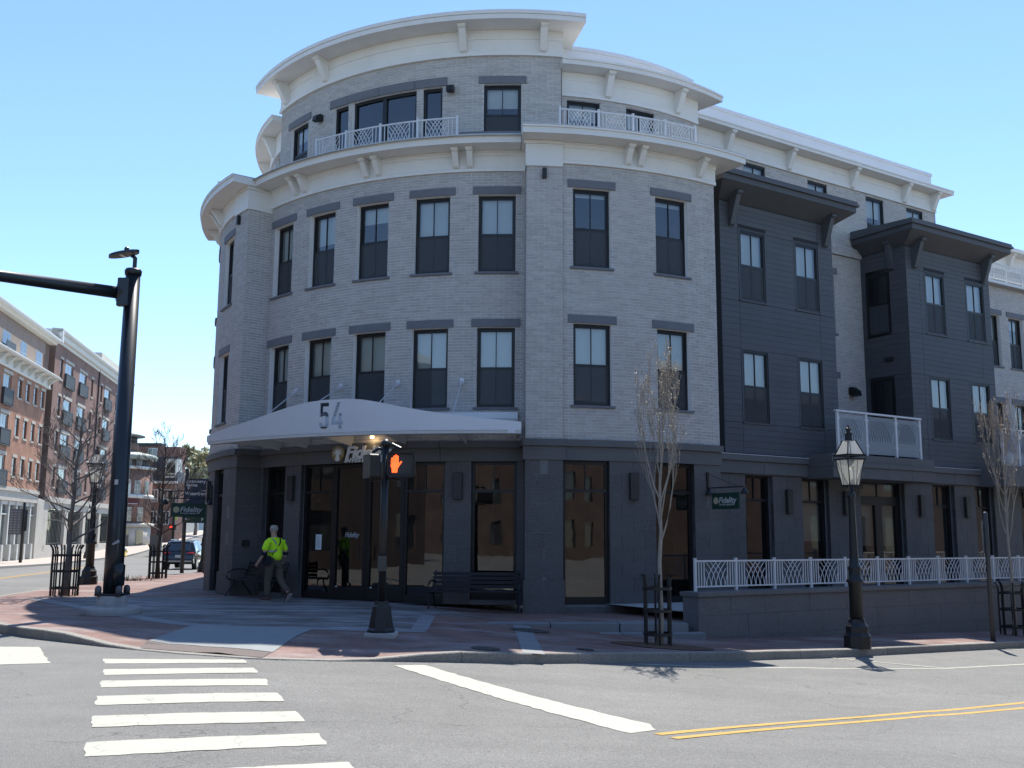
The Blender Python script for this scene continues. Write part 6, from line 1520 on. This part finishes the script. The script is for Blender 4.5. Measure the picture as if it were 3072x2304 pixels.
# far pavement of the left street
m = MB()
for k in range(30):
    s = -40 + 5.2 * k
    for t in (4.6, 0): q = FLB.p(s, t, 0); m.v.append((q[0], q[1], road_z(q[0], q[1]) + .13))
m.f = [(2 * i, 2 * i + 1, 2 * i + 3, 2 * i + 2) for i in range(29)]
struct(m.build('pavement', pm('far_pavement', (.36, .31, .275), .85, .1, 1)))
m = MB()
for k in range(30):
    s = -40 + 5.2 * k; q = FLB.p(s, 4.6, 0); z = road_z(q[0], q[1]); q2 = FLB.p(s, 4.78, 0); m.v += [(q2[0], q2[1], z - .1), (q2[0], q2[1], z + .135), (q[0], q[1], z + .135)]
m.f = [(3 * i + k, 3 * i + 3 + k, 3 * i + 4 + k, 3 * i + 1 + k) for i in range(29) for k in range(2)]
struct(m.build('kerb', pm('kerb_granite', (.27, .255, .225))))

# D: round bank building
dx_, dy_ = -47.2, 119.5; R0 = 4.15; zb_ = road_z(dx_ + 3, dy_ - 4)
D = empty('bank_building', (dx_, dy_, zb_), 'round brick bank with tiered conical roofs and white fanlight window', 'building')
BD = brick_tex_mat('bank_brick', (.22, .115, .085), (.19, .098, .072), (.26, .21, .18), 1.0, .22, .075, .008, .85, bump=.1, plane='XZ')
GAL = pm('dark_gallery', (.05, .045, .042), .7)
def drum(r, z0, z1, mat, name, n=40): m = MB(); m.lathe([(r, z0), (r, z1)], n, (dx_, dy_, 0)); return m.build(name, mat, D, True)
def ringc(r, z0, z1, mat=STN, e=.22): m = MB(); m.lathe([(r, z0 - .05), (r + e, z0), (r + e, z1), (r, z1 + .08)], 40, (dx_, dy_, 0)); m.build('string_course', mat, D, True)
drum(R0 + .1, zb_ - .3, 2.4, STN, 'stone_base'); drum(R0, 2.4, 9.0, BD, 'brick_wall')
ringc(R0 + .1, 2.3, 2.6, STN, .35); ringc(R0, 5.6, 5.95, WTR); ringc(R0, 9.0, 9.25, WTR, .3)
drum(R0 - .4, 9.0, 10.35, GAL, 'gallery')
m = MB(); m.lathe([(R0 - .4, 10.1), (R0 + .45, 10.2), (R0 + .45, 10.6), (R0 + .2, 10.72), (2.0, 11.25)], 40, (dx_, dy_, 0)); m.build('roof', pm('verdigris_roof', (.33, .37, .33), .6, .1, 2), D, True)
drum(2.3, 11.0, 12.2, BD, 'upper_drum'); drum(2.15, 12.2, 13.0, GAL, 'upper_gallery')
m = MB(); m.lathe([(2.15, 12.9), (3.0, 12.95), (3.0, 13.1), (.3, 13.8)], 40, (dx_, dy_, 0)); m.build('roof', pm('slate_roof', (.13, .135, .14), .6, .1, 2), D, True)
class CylD:
    curved = True
    def __init__(s, R): s.R = R
    def p(s, a, t, z): r = s.R + t; return (dx_ + r * sin(a / s.R), dy_ - r * cos(a / s.R), z)
    def nrm(s, a): return Vector((sin(a / s.R), -cos(a / s.R), 0))
FD = CylD(R0)
def sash(s, w_, z0, z1):
    m = MB(); fbox(m, FD, s, s + w_, -.1, .05, z0, z1); o = m.build('window', pm('white_frame', (.55, .55, .55)), D); m = MB()
    for i in range(2):
        for j in range(3): fquad(m, FD, s + .07 + i * (w_ / 2 - .03), s + w_ / 2 - .02 + i * (w_ / 2 - .03), .056, z0 + .07 + j * (z1 - z0 - .1) / 3, z0 + (j + 1) * (z1 - z0 - .1) / 3)
    m.build('pane', GF, o)
for s in (-1.9, .1, 1.5, 2.7, 4.3): sash(s, .8, 2.9, 4.5)
for s in (-.1, 3.7, 5.2): sash(s, .8, 6.1, 7.6)
for s in (.4, 2.2, 3.6): 
    m = MB(); fbox(m, Cyl and CylD(R0 - .4), s, s + .9, 0, .04, 9.35, 10.1); m.build('gallery_window', pm('dull_pane', (.16, .165, .17), .3), D)
for s in (-.5, 2.3, 4.2): m = MB(); fbox(m, FD, s, s + 1.0, .08, .16, -.2, 1.9); m.build('shop_window', GF, D)
m = MB(); s = 2.2
fbox(m, FD, s - 1.05, s + 1.05, -.1, .06, 6.0, 7.3); P = [(s + 1.05 * cos(pi * k / 12), 7.3 + .8 * sin(pi * k / 12)) for k in range(13)]
m.add([FD.p(x, .06, z) for x, z in P], [tuple(range(13))]); o = m.build('fanlight_window', WTR, D)
m = MB()
for i in range(3): fquad(m, FD, s - .95 + i * .66, s - .95 + i * .66 + .55, .07, 6.1, 7.25)
m.build('pane', glass_mat('pale_pane', (.35, .40, .42), 1, .1, trans=False), o)
m = MB(); fbox(m, FD, -1.8, 4.4, .02, .09, 4.75, 5.5); sb = m.build('sign_band', pm('maroon', (.10, .012, .02), .5), D)
tm = text_mb('NB N', .62, .005, 0, .012); tm.v = [FD.p(.75 + v[0], .10 + v[2], 4.92 + v[1]) for v in tm.v]; tm.build('lettering', LET, sb)
m = MB(); fbox(m, FD, 3.0, 4.2, .095, .11, 4.86, 4.92); m.build('underline', LET, sb)
# neighbours beyond the bank
def plain_block(name, x, y, w_, dpt, z1, mat, label, cat, rz=0, wins=(), roof=None, z0=None):
    z0 = road_z(x, y) - .5 if z0 is None else z0
    T = empty(name, (x, y, z0), label, cat, world=True); F = Pln((x, y), rz); F.zz = 0
    m = MB(); fbox(m, F, 0, w_, -dpt, 0, z0, z1); m.build('wall', mat, T)
    for (a, b, c, d) in wins:
        m = MB(); fbox(m, F, a, b, .0, .05, c, d); o = m.build('window', pm('white_frame', (.55, .55, .55)), T)
        m = MB(); fquad(m, F, a + .1, (a + b) / 2 - .04, .056, c + .1, d - .1); fquad(m, F, (a + b) / 2 + .04, b - .1, .056, c + .1, d - .1); m.build('pane', GF, o)
    if roof:
        m = MB(); h = roof[0]; e = .4
        m.add([F.p(-e, e, z1), F.p(w_ + e, e, z1), F.p(w_ + e, -dpt - e, z1), F.p(-e, -dpt - e, z1), F.p(-e, -dpt / 2, z1 + h), F.p(w_ + e, -dpt / 2, z1 + h)], [(0, 1, 5, 4), (2, 3, 4, 5), (0, 4, 3), (1, 2, 5), (0, 3, 2, 1)]); m.build('roof', roof[1], T)
    return T, F
T, F = plain_block('brick_block', -52.2, 136, 7.0, 2.5, 13.2, BD, 'tall plain brown brick block rising behind the round bank', 'building', .0, [(2.6, 3.9, 11.2, 13.0)])
m = MB(); fbox(m, F, 0, 4.3, -2, .02, 13.2, 13.7); m.build('roof_block', GAL, T)
T, F = plain_block('gabled_house', -46.0, 127, 3.4, 2.5, 8.0, BD, 'brick house with steep slate mansard and pale dormer beside the round bank', 'house', .0, [(.4, 1.3, 5.4, 7.0), (2.0, 2.9, 5.4, 7.0), (.4, 1.3, 2.6, 4.3), (2.0, 2.9, 2.6, 4.3)])
m = MB(); m.add([F.p(-.3, .3, 8.0), F.p(3.7, .3, 8.0), F.p(3.2, -.9, 11.2), F.p(.4, -.9, 11.2), F.p(-.3, -3, 8.0), F.p(3.7, -3, 8.0), F.p(3.2, -2, 11.2), F.p(.4, -2, 11.2)], [(0, 1, 2, 3), (1, 5, 6, 2), (4, 0, 3, 7), (3, 2, 6, 7)]); m.build('mansard_roof', pm('slate_dark', (.05, .052, .062), .6), T)
m = MB(); fbox(m, F, 2.0, 3.5, -2, .12, 8.4, 10.9); m.build('dormer', WTR, T)
m = MB(); fquad(m, F, 2.2, 3.3, .13, 8.7, 10.4); m.build('dormer_window', GF, T)
m = MB(); fbox(m, F, -.3, 3.7, .0, .35, 7.75, 8.05); m.build('eaves_cornice', WTR, T)
plain_block('white_house', -59, 182, 24, 12, 9.6, pm('white_clap', (.60, .60, .58), .7, .05, 1), 'long white building at the far end of the left street', 'house', .06, [(3.5, 5, 6.6, 8.4), (8, 9.5, 6.6, 8.4), (10.5, 14.5, 2.9, 5.4), (17, 20, 2.9, 5.4)], (2.6, pm('grey_roof', (.25, .25, .25), .8)))
plain_block('grey_house', -56, 158, 4.8, 10, 8.6, pm('grey_clap', (.36, .38, .36), .7, .05, 1), 'narrow pale green gabled house beside the far hill street', 'house', .1, [(.7, 1.8, 5.6, 7.2), (2.8, 3.9, 5.6, 7.2)], (2.2, pm('grey_roof', (.25, .25, .25))))
m = MB(); m.lathe([(.6, 8), (.55, 14.6), (.75, 14.7), (.75, 15.2)], 8, (-57.3, 186, 0)); tag(m.build('chimney', pm('chimney_yellow', (.5, .36, .18), .85)), 'yellow brick chimney behind the wayfinding sign', 'chimney')
# hydrant, far signal posts, far tree
hxp, hyp = -34.7, 91; hzp = road_z(hxp, hyp) + .13
HY = empty('fire_hydrant', (hxp, hyp, hzp), 'yellow fire hydrant with a white top on the far pavement', 'hydrant')
m = MB(); m.lathe([(.2, 0), (.2, .08), (.14, .1), (.14, .6)], 12, (hxp, hyp, hzp)); m.tube([(hxp - .24, hyp, hzp + .45), (hxp + .24, hyp, hzp + .45)], .07, 8); m.build('barrel', pm('hydrant_yellow', (.55, .38, .06), .5), HY, True)
m = MB(); m.lathe([(.18, .6), (.17, .68), (.1, .8), (.04, .85)], 12, (hxp, hyp, hzp)); m.build('bonnet', pm('hydrant_white', (.7, .7, .66), .5), HY, True)
for (x, y, h, lab, arm) in ((-34.6, 99, 6.6, 'far traffic signal mast with an arm in front of the round bank', 1), (-33.5, 100, 5.9, 'far signal post showing a red light by the round bank', 0)):
    z = road_z(x, y); S = empty('far_signal', (x, y, z), lab, 'traffic signal')
    m = MB(); m.lathe([(.16, 0), (.12, h)], 10, (x, y, z)); m.build('pole', M_IRON(), S, True)
    if arm:
        m = MB(); m.tube([(x, y, z + h - .3), (x + 8.5, y + .5, z + h - .1)], [.09, .05], 8); m.build('mast_arm', M_IRON(), S)
        for k in (.9, 7.2): m = MB(); m.box(x + k, x + k + .35, y - .2, y + .2, z + h - 1.4, z + h - .3); m.build('signal_head', pm('signal_housing', (.012, .012, .012)), S)
        m = MB(); m.box(x - .7, x + .35, y - .3, y + .2, z, z + 2.0); m.build('control_cabinet', pm('cabinet', (.10, .10, .10), .6), S)
    else:
        m = MB(); m.box(x - .35, x + .35, y - .3, y, z + 2.5, z + 3.0); hd_ = m.build('signal_head', pm('signal_housing', (.012, .012, .012)), S)
        m = MB(); m.lathe([(.13, 0), (.13, .01)], 12, (0, 0, 0)); m.v = [(x - .12 + v[0], y - .31 - v[2], z + 2.75 + v[1]) for v in m.v]; m.build('red_light', emit_mat('red_light', (1, .03, .02), 2.0), hd_)
        m = MB(); m.box(x + .1, x + .35, y - .05, y, z + 3.5, z + 4.6); m.build('sign_panel', pm('lime_sign', (.5, .6, .1), .6), S)
tree(-56, 165, road_z(-56, 165), 13.5, 'tall bare tree behind the far houses', 77, 'spread', BARK, .3, .3, .4, None, nmain=12)
T = tree(-47.6, 152, road_z(-47.6, 152), 12.5, 'far tree with fresh yellow-green leaves by the building corner', 78, 'spread', BARK, .25, .3, .45, (pm('spring_leaf', (.45, .43, .27), .7, .3, 2), 1.0, .5), nmain=13)
T = tree(-47.4, 127, road_z(-47.4, 127), 3.2, 'small dark evergreen shrub beside the far hill street', 79, 'spread', BARK2, .12, .1, .35, (pm('evergreen', (.05, .06, .03), .8, .3, 3), 1.0, .3), nmain=14)

# ================================================================== BUILDINGS BEHIND THE VIEWER, seen only mirrored in the shop windows
BKM = brick_tex_mat('opposite_brick', (.11, .07, .055), (.09, .058, .045), (.13, .11, .10), 1.0, .22, .075, .008, .85, bump=.1, plane='XZ')
for (ox, oy, an, Lb, Hb, lab) in ((42, -28, pi - .30, 40, 11.5, 'brick building across the road behind the viewer, mirrored in the right shop windows'), (*FLB.p(-84, 0, 0)[:2], DL, 66, 12.0, 'brick row across the left street outside the view, mirrored in the entrance doors'), (8, -36, pi, 52, 9.0, 'wide low brick building straight behind the viewer, mirrored in the middle shop windows'), (62, 42, AL + pi, 54, 8.5, 'low brick row across the right street outside the view, mirrored in the terrace windows')):
    Fo = Pln((ox, oy), an); Fo.zz = 0; OP = empty('brick_block', Fo.p(Lb / 2, 0, 0), lab, 'building')
    opo = [(s, s + 1.3, z, z + 1.9) for s in range(2, int(Lb) - 2, 3) for z in (.8, 4.2) + ((7.6,) if Hb > 10 else ())]
    wall_mb(Fo, 0, Lb, -.6, Hb, opo, depth=.2).build('brick_wall', BKM, OP)
    m = MB(); fbox(m, Fo, 0, Lb, -10, -.25, -.6, Hb - .05); m.build('brick_core', GAL, OP)
    for a, b, c, d in opo: m = MB(); fquad(m, Fo, a, b, -.15, c, d); m.build('window', GF, OP)
    m = MB(); fbox(m, Fo, -.3, Lb + .3, -10, .3, Hb, Hb + .4); m.build('cornice', WTR, OP)

# ================================================================== flush the pools of small pieces
flush_pool('brick', 'bricks', BLD)
flush_pool('plank', 'planks', BLD)
flush_pool('stone_block', 'stone_blocks', BLD)
for o in bpy.data.objects:
    if '_loc' in o: del o['_loc']
